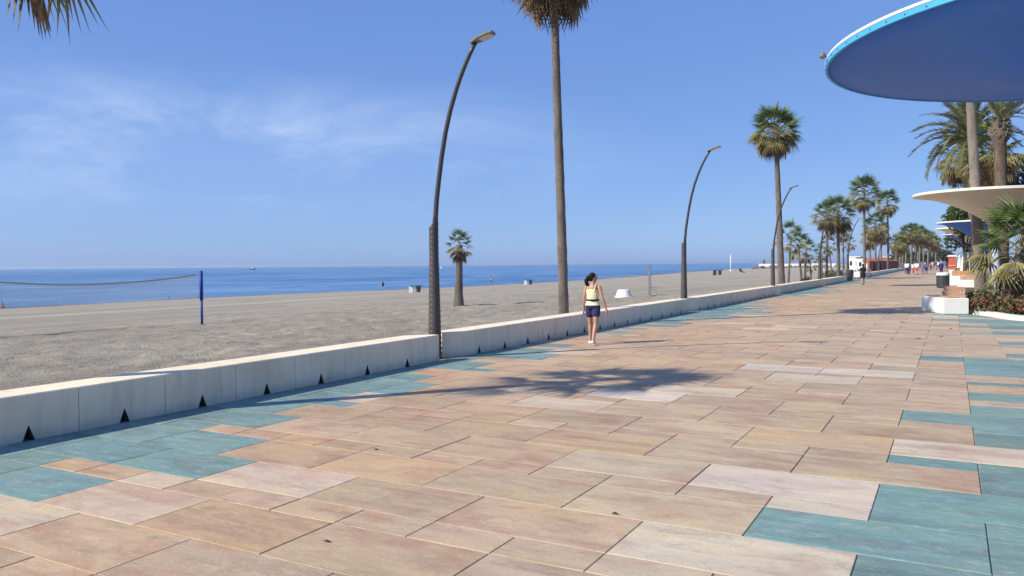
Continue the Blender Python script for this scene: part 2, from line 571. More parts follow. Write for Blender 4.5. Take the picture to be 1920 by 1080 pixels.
M['leaf_grey'] = leaf_mat('grey_green_leaf', [(0.06, 0.065, 0.045), (0.11, 0.115, 0.08), (0.17, 0.165, 0.12)], 1.2)
M['leaf_bush'] = leaf_mat('shrub_leaf', [(0.03, 0.055, 0.015), (0.075, 0.11, 0.03), (0.15, 0.18, 0.06)], 2)
M['leaf_red'] = leaf_mat('bronze_leaf', [(0.09, 0.055, 0.035), (0.19, 0.10, 0.065), (0.17, 0.14, 0.06)], 3)
M['flower'] = leaf_mat('pink_flower', [(0.40, 0.04, 0.06), (0.58, 0.08, 0.12), (0.60, 0.20, 0.20)], 3)
M['flower_pale'] = leaf_mat('pale_flower', [(0.42, 0.45, 0.30), (0.6, 0.62, 0.5)], 3)
M['agave'] = leaf_mat('yellow_edged_leaf', [(0.14, 0.18, 0.05), (0.36, 0.36, 0.14), (0.50, 0.47, 0.22)], 1.5)


def canopy_mat(name, col, col2):
    t = NT(name)
    v = t.pos((1, 1, 1), True)
    n = t.noise(v, 1.0, 5, 0.55)
    c = t.ramp(n, [(0.32, tuple(a * 0.93 for a in col)), (0.68, tuple(a * 1.06 for a in col))])
    st = t.noise(t.pos((1.0, 1.0, 3), True), 2.2, 7, 0.7)
    c = t.mix(t.ramp(st, [(0.56, (0, 0, 0)), (0.8, (0.35, 0.35, 0.35))]), c, col2)
    t.color(c)
    t.bump(t.noise(v, 25, 4), 0.08, 0.006)
    t.set(0.6, 0, 0.35)
    return t.mat


M['can_blue'] = canopy_mat('blue_painted_concrete', (0.04, 0.17, 0.64), (0.12, 0.21, 0.50))
M['can_white'] = canopy_mat('white_painted_concrete', (0.80, 0.72, 0.57), (0.68, 0.56, 0.40))
M['rim_blue'] = canopy_mat('light_blue_strip', (0.06, 0.36, 0.72), (0.10, 0.40, 0.72))
M['rim_white'] = canopy_mat('white_rim', (0.74, 0.74, 0.72), (0.66, 0.66, 0.64))
M['column_blue'] = canopy_mat('pale_blue_column', (0.42, 0.48, 0.60), (0.40, 0.45, 0.55))


def cloth(name, c): return speckled(name, c, 0.12, 14, 0.9, 0.15, 0.25, 0.006)


def skin_mat(name, c):
    m = speckled(name, c, 0.08, 9, 0.5, 0.4, 0)
    b = m.node_tree.nodes['Principled BSDF']
    b.inputs['Subsurface Weight'].default_value = 0.08
    b.inputs['Subsurface Radius'].default_value = (0.01, 0.004, 0.002)
    return m


M['skin'] = skin_mat('tanned_skin', (0.42, 0.23, 0.15))
M['skin2'] = skin_mat('fair_skin', (0.52, 0.32, 0.23))
M['hair'] = speckled('dark_hair', (0.014, 0.009, 0.008), 0.4, 20, 0.6, 0.15, 0.4, 0.01, (1, 1, 0.15))
M['hair_grey'] = speckled('grey_hair', (0.35, 0.33, 0.31), 0.2, 20, 0.6, 0.3, 0.3, 0.01)
CL = {k: cloth('cloth_' + k, c) for k, c in dict(lemon=(0.72, 0.70, 0.42), navy=(0.035, 0.035, 0.11), white=(0.78, 0.77, 0.76), black=(0.02, 0.02, 0.024), salmon=(0.60, 0.20, 0.17), coral=(0.62, 0.13, 0.12), purple=(0.12, 0.06, 0.30), lavender=(0.50, 0.47, 0.66), grey=(0.25, 0.26, 0.28), teal=(0.05, 0.2, 0.25), beige=(0.5, 0.42, 0.32), red=(0.4, 0.05, 0.06), denim=(0.06, 0.09, 0.2)).items()}

# thin sea air: one closed box round camera and scene
HAZE = 0.00015
hz = bpy.data.materials.new('sea_air')
hz.use_nodes = True
hn = hz.node_tree.nodes
hn.clear()
hv = hn.new('ShaderNodeVolumePrincipled')
hv.inputs['Color'].default_value = (0.66, 0.82, 1.0, 1)
hv.inputs['Density'].default_value = HAZE
hv.inputs['Anisotropy'].default_value = 0.2
ho = hn.new('ShaderNodeOutputMaterial')
hz.node_tree.links.new(hv.outputs[0], ho.inputs['Volume'])
hb = MB()
hb.box((-3000, 4000, 6.7), (19000, 19000, 20.6))
tag(hb.build('haze', hz), kind='stuff')

# ------------------------------------------------------------------ ground, sea, beach
SEA_Z = -2.6
SH = np.array([(-300, -95), (0, -94), (50, -93), (90, -94.5), (110, -90), (142, -87), (200, -88), (407, -117), (750, -152), (1500, -190)])


def shore_x(y): return np.interp(y, SH[:, 0], SH[:, 1])


def beach_z(x, y): return -0.25 - 2.35 * ((np.asarray(x) + 9.0) / (shore_x(y) + 9.0))


def bz(x, y): return float(beach_z(x, y))


def make_beach():
    xs = [-8.9]
    st = 0.13
    while xs[-1] > -230:
        xs.append(xs[-1] - st)
        if xs[-1] < -24: st *= 1.03
    ys = [-16.0]
    st = 0.17
    while ys[-1] < 1500:
        ys.append(ys[-1] + st)
        if ys[-1] > 42: st *= 1.02
    xs = np.array(xs); ys = np.array(ys)
    X, Y = np.meshgrid(xs, ys)
    Z = beach_z(X, Y)
    churn = np.clip(1 - (-X - 30) / 22, 0.06, 1) * np.clip(1 - (Y - 55) / 60, 0.12, 1)
    WXn = X + 0.25 * vnoise(X * 1.3, Y * 1.3, 21); WYn = Y + 0.25 * vnoise(X * 1.3 + 9, Y * 1.3, 22)
    pits = -np.clip(vnoise(WXn * 2.3, WYn * 2.1, 1) - 0.05, 0, 1) ** 0.8 - 0.8 * np.clip(vnoise(WXn * 1.4 + 4, WYn * 1.25, 2) - 0.2, 0, 1) ** 0.8
    rims = 0.45 * np.clip(vnoise(WXn * 2.3, WYn * 2.1, 1) + 0.35, -0.4, 0.4) + 0.35 * vnoise(X * 0.5, Y * 0.5, 3) + 0.25 * vnoise(X * 3.4, Y * 3.4, 4)
    Z = Z + (pits + rims) * 0.12 * churn
    Z = Z + vnoise(X * 0.09, Y * 0.07, 5) * 0.10 * np.clip((-X - 9) / 20, 0, 1) * np.clip((X - shore_x(Y)) / 20, 0, 1)
    v = np.stack([X, Y, Z], -1).reshape(-1, 3)
    ny, nx = X.shape
    i = np.arange(nx - 1)[None, :] + nx * np.arange(ny - 1)[:, None]
    q = np.stack([i + 1, i, i + nx, i + nx + 1], -1).reshape(-1, 4)
    me = bpy.data.meshes.new('beach')
    me.vertices.add(len(v)); me.vertices.foreach_set('co', v.ravel())
    me.loops.add(q.size); me.loops.foreach_set('vertex_index', q.ravel())
    me.polygons.add(len(q)); me.polygons.foreach_set('loop_start', np.arange(len(q)) * 4)
    me.polygons.foreach_set('use_smooth', np.ones(len(q), bool))
    me.update(calc_edges=True)
    wet = np.clip(1 - (X - shore_x(Y) - 1.5 - vnoise(X * 0, Y * 0.15, 9) * 1.2) / 3.0, 0, 1)
    a = me.attributes.new('wet', 'FLOAT', 'POINT')
    a.data.foreach_set('value', wet.ravel().astype(np.float32))
    me.materials.append(M['sand'])
    return tag(link('beach', me), kind='structure')


make_beach()
tag(obj('sea', [(-12000, -5000, SEA_Z), (-60, -5000, SEA_Z), (-60, 900, SEA_Z), (60, 1600, SEA_Z), (60, 13000, SEA_Z), (-12000, 13000, SEA_Z)], [(0, 1, 2, 3, 4, 5)], M['sea']), kind='structure')
LAND = speckled('land_soil', (0.20, 0.165, 0.115), 0.3, 0.15, 0.95, 0.2, 0.2, obj_space=False)
tag(obj('ground', [(-9.2, -60, -0.45), (400, -60, -0.45), (2500, 1600, -0.45), (-9.2, 1600, -0.45)], [(0, 1, 2, 3)], LAND), kind='structure')

# packed pale tyre track running along the shore
mb = MB()
TRK = speckled('packed_sand', (0.40, 0.362, 0.29), 0.15, 3, 0.95, 0.2, 0.3, obj_space=False)
for off in (0, 2.1):
    pts = [(-53.5 - off + 0.6 * math.sin(y * 0.06), y) for y in np.arange(-10, 90, 1.5)]
    for (x0, y0), (x1, y1) in zip(pts, pts[1:]):
        w = 0.30
        zz = lambda x, y: bz(x, y) + 0.10
        mb.add([(x0 - w, y0, zz(x0, y0) - 0.16), (x0, y0, zz(x0, y0)), (x0 + w, y0, zz(x0, y0) - 0.16), (x1 - w, y1, zz(x1, y1) - 0.16), (x1, y1, zz(x1, y1)), (x1 + w, y1, zz(x1, y1) - 0.16)], [(0, 1, 4, 3), (1, 2, 5, 4)])
tag(mb.build('path', TRK, smooth=True), kind='structure')

# ------------------------------------------------------------------ promenade paving
ROWS = [2.862, 3.54, 4.225, 4.564, 5.263, 5.98, 6.31, 7.055, 7.80, 8.15, 8.89, 9.62, 9.97, 10.71, 11.44, 11.80, 12.54, 13.28, 13.63]
TYPES = ['A', 'A', 'B', 'A', 'A', 'B', 'A', 'A', 'B', 'A', 'A', 'B', 'A', 'A', 'B', 'A', 'A', 'B']
y = ROWS[-1]; k = 0
while y < 330:
    ty = 'AAB'[k % 3]
    y += 0.745 if ty == 'A' else 0.35
    ROWS.append(y); TYPES.append(ty); k += 1
y = ROWS[0]; k = 0
while y > -9:
    ty = 'BAA'[k % 3]
    y -= 0.69 if ty == 'A' else 0.342
    ROWS.insert(0, y); TYPES.insert(0, ty); k += 1
COLS = [-8.43, -7.93, -7.30, -6.77, -6.18, -5.60, -5.00, -4.40, -3.78, -3.16, -2.51, -1.87, -1.19, -0.49, 0.22, 0.93, 1.64, 2.36, 3.07, 3.79, 4.51, 5.22, 5.94, 6.65, 7.37, 8.1, 8.8]
EVEN0 = COLS.index(0.22) % 2
I286 = ROWS.index(2.862)
# how far the teal field reaches from the wall, row by row (near rows), then as stepped wedges
LEFT = {1: -6.18, 2: -7.25, 3: -5.60, 4: -6.18, 5: -7.28, 6: -6.77, 7: -7.30, 8: -6.77, 9: -7.28, 10: -6.77, 11: -6.77, 12: -7.30, 13: -7.93, 14: -6.77, 15: -7.30, 16: -7.93, 17: -6.77, 18: -6.77, 19: -7.30}
RIGHT = {3: -0.49, 4: -1.19, 5: -0.49, 6: -0.49, 7: 0.22, 8: -0.49, 9: 0.22 + 9, 10: 0.22, 11: 0.22, 12: -0.49, 13: 0.22, 14: 9, 15: 0.22, 16: 9, 17: 0.22, 18: 9, 19: 0.22, 20: 0.22, 21: 0.22, 22: -0.49}


def tri(t):
    t = t % 1.0
    return 1 - abs(2 * t - 1)


def teal_left(i, yc):
    if i in LEFT: return LEFT[i]
    if i < 1: return -8.2 + 1.2 * tri((yc - 8) / 23) if i != 0 else -8.5
    return -8.35 + 2.3 * tri((yc - 17.5) / 22.5) + (0.5 if i % 2 else -0.45)


def teal_right(i, yc):
    if i in RIGHT: return RIGHT[i]
    if i < 3: return 0.3 - 0.7 * (2.5 - i) % 1.5
    if i % 4 == 2: return 3.2
    return 1.45 - 2.2 * tri((yc - 19.5) / 22.5) + (0.4 if i % 2 else -0.4)


TAN = [(0.47, 0.335, 0.235), (0.45, 0.33, 0.245), (0.43, 0.325, 0.24), (0.49, 0.36, 0.26), (0.46, 0.31, 0.225), (0.42, 0.31, 0.245), (0.48, 0.37, 0.275), (0.40, 0.30, 0.225)]
PINK = [(0.49, 0.345, 0.275), (0.51, 0.375, 0.305), (0.44, 0.315, 0.265)]
PALE = [(0.56, 0.465, 0.39), (0.59, 0.50, 0.43), (0.54, 0.47, 0.41)]
ORNG = [(0.52, 0.34, 0.21), (0.50, 0.315, 0.205)]
TEAL = [(0.165, 0.325, 0.365), (0.175, 0.335, 0.375), (0.155, 0.305, 0.345), (0.185, 0.345, 0.375), (0.17, 0.315, 0.34)]


def pick(rn, lst):
    c = lst[rn.randrange(len(lst))]
    g_ = sum(c) / 3
    if lst is not TEAL:
        base_ = (0.455, 0.345, 0.245) if lst is not PALE else (0.52, 0.425, 0.335)
        c = tuple(b_ * 0.55 + a * 0.45 * w_ for a, b_, w_ in zip(c, base_, (1.02, 1.0, 0.94)))
    c = tuple(k9 * a for a, k9 in zip(c, (0.955, 0.99, 0.985) if lst is not TEAL else (0.90, 0.80, 0.72)))
    k_ = 0.93 + rn.random() * 0.14
    return tuple(a * k_ for a in c)


# slabs that stand out in the photograph: near-white, cream, pale pink
SPECIAL = [(-0.9, 6.2, (0.50, 0.43, 0.35)), (-0.9, 6.7, (0.54, 0.46, 0.385)), (-1.6, 5.6, (0.47, 0.375, 0.255)), (-1.4, 4.3, (0.48, 0.385, 0.28)), (-1.2, 4.9, (0.53, 0.455, 0.345)), (-4.6, 4.9, (0.53, 0.445, 0.36)), (-5.4, 4.0, (0.50, 0.415, 0.33)), (-5.6, 3.2, (0.49, 0.40, 0.315)),
           (-4.0, 10.3, (0.57, 0.515, 0.445)), (-0.1, 8.5, (0.54, 0.46, 0.365)), (0.6, 8.5, (0.54, 0.46, 0.365)), (-1.0, 14.1, (0.53, 0.47, 0.40)), (-1.9, 14.1, (0.52, 0.47, 0.41)), (-2.9, 6.7, (0.46, 0.38, 0.28))]
tiles = []
rn = random.Random(5)
for r_ in range(len(TYPES)):
    i = r_ - I286
    y0, y1 = ROWS[r_], ROWS[r_ + 1]
    yc = (y0 + y1) / 2
    typ = TYPES[r_]
    if typ == 'B':
        cuts = list(COLS)
    else:
        prev_b = r_ > 0 and TYPES[r_ - 1] == 'B'
        par = (EVEN0 + 1) % 2 if prev_b else EVEN0
        cuts = [COLS[0]] + [c for j, c in enumerate(COLS[1:-1], 1) if j % 2 == par] + [COLS[-1]]
    tl, tr_ = teal_left(i, yc), teal_right(i, yc)
    for a, b in zip(cuts, cuts[1:]):
        parts_ = [(a, b)]
        for e in (tl, tr_):      # a slab is cut where the colour field steps inside it
            nxt = []
            for (p, q) in parts_:
                ee = min(COLS, key=lambda c: abs(c - e))
                if p + 0.1 < ee < q - 0.1: nxt += [(p, ee), (ee, q)]
                else: nxt.append((p, q))
            parts_ = nxt
        for p, q in parts_:
            xc = (p + q) / 2
            if yc > 31 and xc > 1.0: continue
            if xc > 6.7 and yc > 27: continue
            u = rn.random()
            if xc < tl or xc > tr_: col = pick(rn, TEAL)
            elif u < 0.72: col = pick(rn, TAN)
            elif u < 0.86: col = pick(rn, PINK)
            elif u < 0.895: col = pick(rn, PALE)
            else: col = pick(rn, ORNG)
            for fx, fy, fc in SPECIAL:
                if p < fx < q and y0 < fy < y1 and tl < xc < tr_: col = fc
            if not (xc < tl or xc > tr_):      # slabs nearer the wall are a warmer batch
                k8 = min(1, max(0, (-1.5 - xc) / 4))
                col = tuple(a * (1 + k8 * b) for a, b in zip(col, (0.03, -0.05, -0.13)))
            tiles.append((p, q, y0, y1, col, rn.random(), rn.gauss(0, 0.0012)))


def pix_area(t):
    pr = [project((x, yy, 0)) for x, yy in ((t[0], t[2]), (t[1], t[2]), (t[1], t[3]), (t[0], t[3]))]
    if any(p is None for p in pr): return 0
    if max(p[0] for p in pr) < 0 or min(p[0] for p in pr) > 1920 or min(p[1] for p in pr) > 1080: return 0
    return abs(sum(pr[i][0] * pr[(i + 1) % 4][1] - pr[(i + 1) % 4][0] * pr[i][1] for i in range(4))) / 2


order = sorted(range(len(tiles)), key=lambda i: -pix_area(tiles[i]))
near = set(order[:296])
G = 0.0035


def slab(t, bev=True):
    p, q, y0, y1, col, seed, dz = t
    p, q, y0, y1 = p + G, q - G, y0 + G, y1 - G
    e = 0.004
    v = [(p, y0, -0.03), (q, y0, -0.03), (q, y1, -0.03), (p, y1, -0.03)]
    if bev:
        v += [(p, y0, dz - e), (q, y0, dz - e), (q, y1, dz - e), (p, y1, dz - e)]
        v += [(p + e, y0 + e, dz), (q - e, y0 + e, dz), (q - e, y1 - e, dz), (p + e, y1 - e, dz)]
        f = [(8, 9, 10, 11)]
        for k_ in range(4):
            j = (k_ + 1) % 4
            f += [(k_, j, j + 4, k_ + 4), (k_ + 4, j + 4, j + 8, k_ + 8)]
    else:
        v += [(p, y0, dz), (q, y0, dz), (q, y1, dz), (p, y1, dz)]
        f = [(4, 5, 6, 7)] + [(k_, (k_ + 1) % 4, (k_ + 1) % 4 + 4, k_ + 4) for k_ in range(4)]
    return v, f


prom = tag(obj('pavement', [(-8.6, -9, -0.011), (8.8, -9, -0.011), (8.8, 27.2, -0.011), (1.9, 30, -0.011), (1.9, 330, -0.011), (-8.6, 330, -0.011)], [(0, 1, 2, 3, 4, 5)], M['grout']), kind='structure')
for i in order[:296]:
    v, f = slab(tiles[i])
    me = new_mesh('tile', v, f, M['tile'])
    ca = me.color_attributes.new('tint', 'FLOAT_COLOR', 'POINT')
    ca.data.foreach_set('color', [*tiles[i][4], tiles[i][5]] * len(v))
    link('tile', me, prom)
V, F, K = [], [], []
for i, t in enumerate(tiles):
    if i in near: continue
    v, f = slab(t, t[3] < 40)
    n = len(V)
    V += v; F += [tuple(a + n for a in q) for q in f]
    K += [*t[4], t[5]] * len(v)
me = new_mesh('paving_tiles', V, F, M['tile'])
ca = me.color_attributes.new('tint', 'FLOAT_COLOR', 'POINT')
ca.data.foreach_set('color', K)
tag(link('paving_tiles', me, prom), kind='stuff')

mb = MB()
mb.box((30, 8, -0.2), (42.3, 38.4, 0.37))
tag(mb.build('path', M['grout']), kind='structure')

# ------------------------------------------------------------------ sea wall in segments of panels
WX, WB, WH = -8.43, -8.95, 0.49


def panel_mesh(w):
    """one panel, local y 0..w, x from 0 (promenade face) back to WB-WX, with a triangular drain notch at its foot"""
    g = 0.004
    c_, hw, ha = w / 2, 0.078, 0.165
    D = WB - WX
    b = -0.03
    e = 0.012
    A = [(0, g, b), (0, c_ - hw, b), (0, c_, ha), (0, c_, WH - e), (0, g, WH - e), (0, c_ + hw, b), (0, w - g, b), (0, w - g, WH - e)]
    v = list(A)
    f = [(0, 1, 2, 3, 4), (5, 6, 7, 3, 2)]
    m = [0, 0]
    dn = -0.16
    n = len(v)
    v += [(dn, c_ - hw, b), (dn, c_, ha), (dn, c_ + hw, b)]
    f += [(1, n, n + 1, 2), (2, n + 1, n + 2, 5), (n, n + 2, n + 1)]
    m += [1, 1, 1]
    n = len(v)
    v += [(-e, g, WH), (-e, w - g, WH), (D + e, g, WH), (D + e, w - g, WH), (D, g, WH - e), (D, w - g, WH - e), (D, g, -0.5), (D, w - g, -0.5), (0, g, -0.5), (0, w - g, -0.5)]
    f += [(4, 3, 7, n + 1, n), (n, n + 1, n + 3, n + 2), (n + 2, n + 3, n + 5, n + 4), (n + 4, n + 5, n + 7, n + 6), (0, 4, n, n + 2, n + 4, n + 6, n + 8), (6, n + 9, n + 7, n + 5, n + 3, n + 1, 7)]
    m += [0] * 6
    return new_mesh('panel', v, f, (M['wall'], M['notch']), mi=m)


def wall_segment(y0, y1, label, chamfer_front=True, chamfer_back=True):
    t = thing('sea_wall', label, 'wall', (WX, y0, 0), 0, 'low white wall between promenade and beach')
    s0 = 0.42 if chamfer_front else 0
    s1 = 0.45 if chamfer_back else 0
    L = y1 - y0 - s0 - s1
    n = max(1, round(L / 1.105))
    w = L / n
    me = panel_mesh(w)
    for k_ in range(n):
        link('panel', me, t, (0, s0 + k_ * w, 0))
    D = WB - WX
    if chamfer_front:
        b_ = MB()
        b_.prism([(0, s0 - 0.004), (-0.004, s0 - 0.004), (D, s0 - 0.004), (D, 0), (-0.27, 0)][::1], -0.5, WH)
        b_.build('end_block', M['wall'], t)
    if chamfer_back:
        b_ = MB()
        yy = y1 - y0
        b_.prism([(0, yy - s1 + 0.004), (0, yy), (-0.17, yy), (D, yy - s1 + 0.03), (D, yy - s1 + 0.004)], -0.5, WH)
        b_.build('end_block', M['wall'], t)
    # dark box inside the wall, behind the panel joints
    b_ = MB()
    b_.box((D / 2, (y1 - y0) / 2, 0.0), (abs(D) - 0.36, y1 - y0 - s0 - s1 - 0.1, 0.9))
    b_.build('core', M['notch'], t)
    return t


SEG = [(-9.0, 12.40, 'low white wall with triangular drains, nearest stretch left of the nearest lamp'),
       (12.90, 28.70, 'low white wall with triangular drains, stretch behind the woman in the yellow top'),
       (29.2, 45.5, 'low white wall stretch between the second and third lamp'),
       (46.0, 63.6, 'low white wall stretch beyond the third lamp below the small beach palms'),
       (64.0, 79.4, 'last short white wall stretch before the round dark planter and bicycles'),
       (99.0, 115.8, 'white wall stretch just beyond the bicycles and the person in black'),
       (116.3, 175, 'farthest long white wall stretch in front of the red brick wall')]
for k_, (a, b, lb) in enumerate(SEG):
    wall_segment(a, b, lb, chamfer_front=k_ > 0, chamfer_back=k_ < len(SEG) - 1)

# ------------------------------------------------------------------ street lamps
def make_lamp(label):
    t = thing('street_lamp', label, 'street lamp', (0, 0, 0), 0, 'curved dark street lamps along the sea wall')
    n, rings = 28, 210
    v, f = [], []
    for i in range(rings + 1):
        z = -0.1 + 2.70 * i / rings
        r0 = 0.135 - 0.045 * min(1, i / rings * 1.3) + (0.012 if i < 10 else 0)
        for k_ in range(n):
            a = 2 * math.pi * k_ / n
            rr = r0 * (1 + 0.04 * max(-0.5, math.sin(3 * a + z * 62)))
            zz = z + (i / rings) ** 14 * 0.09 * math.cos(a - 0.4)
            v.append((rr * math.cos(a), rr * math.sin(a), zz))
    for i in range(rings):
        for k_ in range(n):
            j = (k_ + 1) % n
            f.append((i * n + k_, i * n + j, (i + 1) * n + j, (i + 1) * n + k_))
    f.append(tuple(rings * n + k_ for k_ in range(n)))
    obj('base_sleeve', v, f, M['lamp_dark'], t, True)
    P = [(0.0, 2.4), (0.05, 2.75), (0.075, 3.05), (0.13, 3.42), (0.20, 3.85), (0.295, 4.31), (0.41, 4.72), (0.545, 5.09), (0.65, 5.33), (0.765, 5.56), (0.87, 5.74), (0.985, 5.92)]
    mb = MB()
    mb.tube([(x, 0, z) for x, z in P], [0.05 - 0.012 * i / (len(P) - 1) for i in range(len(P))], 12)
    mb.build('pole', M['lamp_pole'], t, True)
    # flat paddle head, slightly tilted up, pale diffuser in its underside
    Mh = Matrix.Translation((0.93, 0, 5.90)) @ Matrix.Rotation(R(-15), 4, 'Y')
    mb = MB()
    outl = [(-0.04, 0.05), (0.02, 0.085), (0.16, 0.125), (0.36, 0.12), (0.46, 0.085)]
    ring = [(x, w) for x, w in outl] + [(x, -w) for x, w in outl[::-1]]
    nn = len(ring)
    vv = [(x, w * 0.9, 0.0) for x, w in ring] + [(x, w, 0.02) for x, w in ring] + [(x * 0.96 + 0.01, w * 0.72, 0.065 - 0.03 * max(0, x - 0.2)) for x, w in ring]
    ff = [tuple(range(nn))] + [tuple(range(3 * nn - 1, 2 * nn - 1, -1))]
    for l in range(2):
        ff += [(l * nn + i, l * nn + nn + i, l * nn + nn + (i + 1) % nn, l * nn + (i + 1) % nn) for i in range(nn)]
    hd = obj('lamp_head', [Mh @ Vector(p) for p in vv], ff, M['lamp_head'], t)
    mb = MB()
    mb.add([Mh @ Vector(p) for p in ((0.17, 0.095, -0.004), (0.37, 0.092, -0.004), (0.42, 0.07, -0.004), (0.42, -0.07, -0.004), (0.37, -0.092, -0.004), (0.17, -0.095, -0.004),
                                     (0.17, 0.095, 0.004), (0.37, 0.092, 0.004), (0.42, 0.07, 0.004), (0.42, -0.07, 0.004), (0.37, -0.092, 0.004), (0.17, -0.095, 0.004))],
           [(0, 1, 2, 3, 4, 5)] + [(i, i + 6, (i + 1) % 6 + 6, (i + 1) % 6) for i in range(6)])
    mb.build('lens', M['lamp_lens'], hd)
    return t


lamp0 = make_lamp('tallest nearest curved street lamp in the gap of the white wall')
LAMPS = [(12.68, 'tallest nearest curved street lamp in the gap of the white wall'),
         (29.2, 'second curved street lamp, right of the walking woman'),
         (46.2, 'third curved street lamp, beside the tall palm with round green crown'),
         (64.4, 'fourth curved street lamp, in front of the double bushy palms'),
         (83.2, 'fifth curved street lamp, behind the round planter by the bicycles'),
         (121.0, 'sixth curved street lamp, standing in the far white wall'),
         (140.0, 'seventh thin curved street lamp far along the wall')]
for k_, (y, lb) in enumerate(LAMPS):
    if k_ == 0:
        lamp0.location = (-8.715, y, 0); lamp0.scale = (1, 1, 1)
    else:
        copy_tree(lamp0, None, (-8.76, y, 0), 0, lb)

# ------------------------------------------------------------------ palms
def fan_leaf_mesh(seed, mats, pet=1.05, rad=0.9, nseg=16, droop=0.35, spread=100, fold=0.05):
    """fan leaf: stalk along +x, then a hand of folded blades; material 0 blade, 1 stalk"""
    r_ = random.Random(seed)
    mb = MB()
    sg = 0.10 * pet
    mb.tube([(0, 0, 0), (pet * 0.5, 0, sg), (pet, 0, sg * 0.6)], [0.022, 0.016, 0.012], 4, 1)
    hub = Vector((pet, 0, sg * 0.6))
    for k_ in range(nseg):
        a0 = R(-spread + 2 * spread * k_ / nseg); a1 = R(-spread + 2 * spread * (k_ + 1) / nseg)
        am = (a0 + a1) / 2 + r_.uniform(-0.02, 0.02)
        Lr = rad * (0.80 + 0.25 * math.cos(am * 0.6)) * r_.uniform(0.88, 1.05)
        def pt(a, rr, lift=0):
            dz = -droop * (rr / rad) ** 2 * rad * (0.55 + 0.45 * abs(math.sin(am)))
            return hub + Vector((math.cos(a) * rr, math.sin(a) * rr, dz + lift - 0.18 * abs(math.sin(a)) * rr))
        m = 0.45 * Lr
        a0, a1 = am + (a0 - am) * 0.82, am + (a1 - am) * 0.82
        pL, pR, pM, tip = pt(a0, m), pt(a1, m), pt(am, m, fold * rad), pt(am + r_.uniform(-0.04, 0.04), Lr, 0)
        mb.add([hub, pL, pM, pR, tip], [(0, 1, 2), (0, 2, 3), (1, 4, 2), (2, 4, 3)], 0)
    return new_mesh('frond', mb.v, mb.f, mats, mi=mb.m)


LF_GREEN = [fan_leaf_mesh(s, (M['fan'], M['stalk']), droop=d) for s, d in ((1, 0.12), (2, 0.25), (3, 0.35), (4, 0.5))]
LF_OLD = [fan_leaf_mesh(s, (M['fan_old'], M['stalk']), droop=d) for s, d in ((5, 0.5), (6, 0.75))]
LF_DEAD = [fan_leaf_mesh(s, (M['fan_dead'], M['fan_dead']), pet=0.75, rad=0.95, spread=sp, droop=d, fold=0.12) for s, sp, d in ((7, 70, 0.5), (8, 55, 0.7), (9, 85, 0.6))]
LF_GREY = [fan_leaf_mesh(s, (M['fan_grey'], M['fan_grey']), pet=0.6, rad=0.8, spread=sp, droop=d, fold=0.12) for s, sp, d in ((7, 60, 0.5), (8, 45, 0.7))]


def feather_mesh(seed, mats, L=3.5, npair=44, bend=1.0, leaflet=0.5):
    """feather frond of a date palm: arched rib along +x with two rows of leaflets"""
    r_ = random.Random(seed)
    mb = MB()
    def rib(t): return Vector((L * (t - 0.16 * bend * t ** 3), 0, L * (0.10 * t - 0.42 * bend * t ** 2.4)))
    mb.tube([rib(t) for t in (0, 0.25, 0.5, 0.75, 1)], [0.035, 0.026, 0.018, 0.012, 0.005], 4, 1)
    for i in range(npair):
        t = 0.14 + 0.86 * i / npair
        p = rib(t); d = (rib(min(1, t + 0.02)) - rib(t - 0.02)).normalized()
        ll = leaflet * (math.sin(math.pi * min(1, 0.18 + 0.8 * t)) * 0.75 + 0.3) * r_.uniform(0.85, 1.1)
        for sgn in (-1, 1):
            out = (Vector((0, sgn, 0)) * 0.78 + d * 0.62 + Vector((0, 0, r_.uniform(0.0, 0.45)))).normalized()
            w = d * 0.034
            mb.add([p - w, p + w, p + out * ll * 0.55 + w * 0.9 + Vector((0, 0, 0.01)), p + out * ll + Vector((0, 0, -0.05 * ll))], [(0, 1, 2), (0, 2, 3)], 0)
    return new_mesh('frond', mb.v, mb.f, mats, mi=mb.m)


FEATHER = [feather_mesh(s, (M['date'], M['stalk']), bend=b) for s, b in ((1, 0.6), (2, 1.0), (3, 1.5))]


def trunk_mesh(h, r0, r1, lean=(0, 0), flare=0.25, bulb=None, seed=0, n=14, mat='trunk'):
    r_ = random.Random(seed)
    prof = []
    k_ = max(10, int(h * 4))
    v, f = [], []
    ph = r_.uniform(0, 6)
    for i in range(k_ + 1):
        t = i / k_
        z = -0.4 + (h + 0.4) * t
        rad = r0 + (r1 - r0) * t ** 0.8 + flare * r0 * math.exp(-max(0, z) * 2.2)
        if bulb and z > h - bulb[1]:
            u = (z - h + bulb[1]) / bulb[1]
            rad += bulb[0] * math.sin(math.pi * min(1, u * 1.05)) ** 0.8
        rad *= 1 + 0.035 * math.sin(i * 2.4) + r_.uniform(-0.02, 0.02)
        cx = lean[0] * t ** 1.3 + 0.02 * h * 0.15 * math.sin(ph + t * 4)
        cy = lean[1] * t ** 1.3
        for j in range(n):
            a = 2 * math.pi * j / n
            rr = rad * (1 + r_.uniform(-0.025, 0.025))
            v.append((cx + rr * math.cos(a), cy + rr * math.sin(a), z))
    for i in range(k_):
        for j in range(n):
            j2 = (j + 1) % n
            f.append((i * n + j, i * n + j2, (i + 1) * n + j2, (i + 1) * n + j))
    f.append(tuple(k_ * n + j for j in range(n)))
    return new_mesh('trunk', v, f, M[mat], True)


def leaf_matrix(az, el, roll=0.0, s=1.0, c=(0, 0, 0)):
    return Matrix.Translation(c) @ Matrix.Rotation(az, 4, 'Z') @ Matrix.Rotation(-el, 4, 'Y') @ Matrix.Rotation(roll, 4, 'X') @ Matrix.Scale(s, 4)


GA = 2.399963


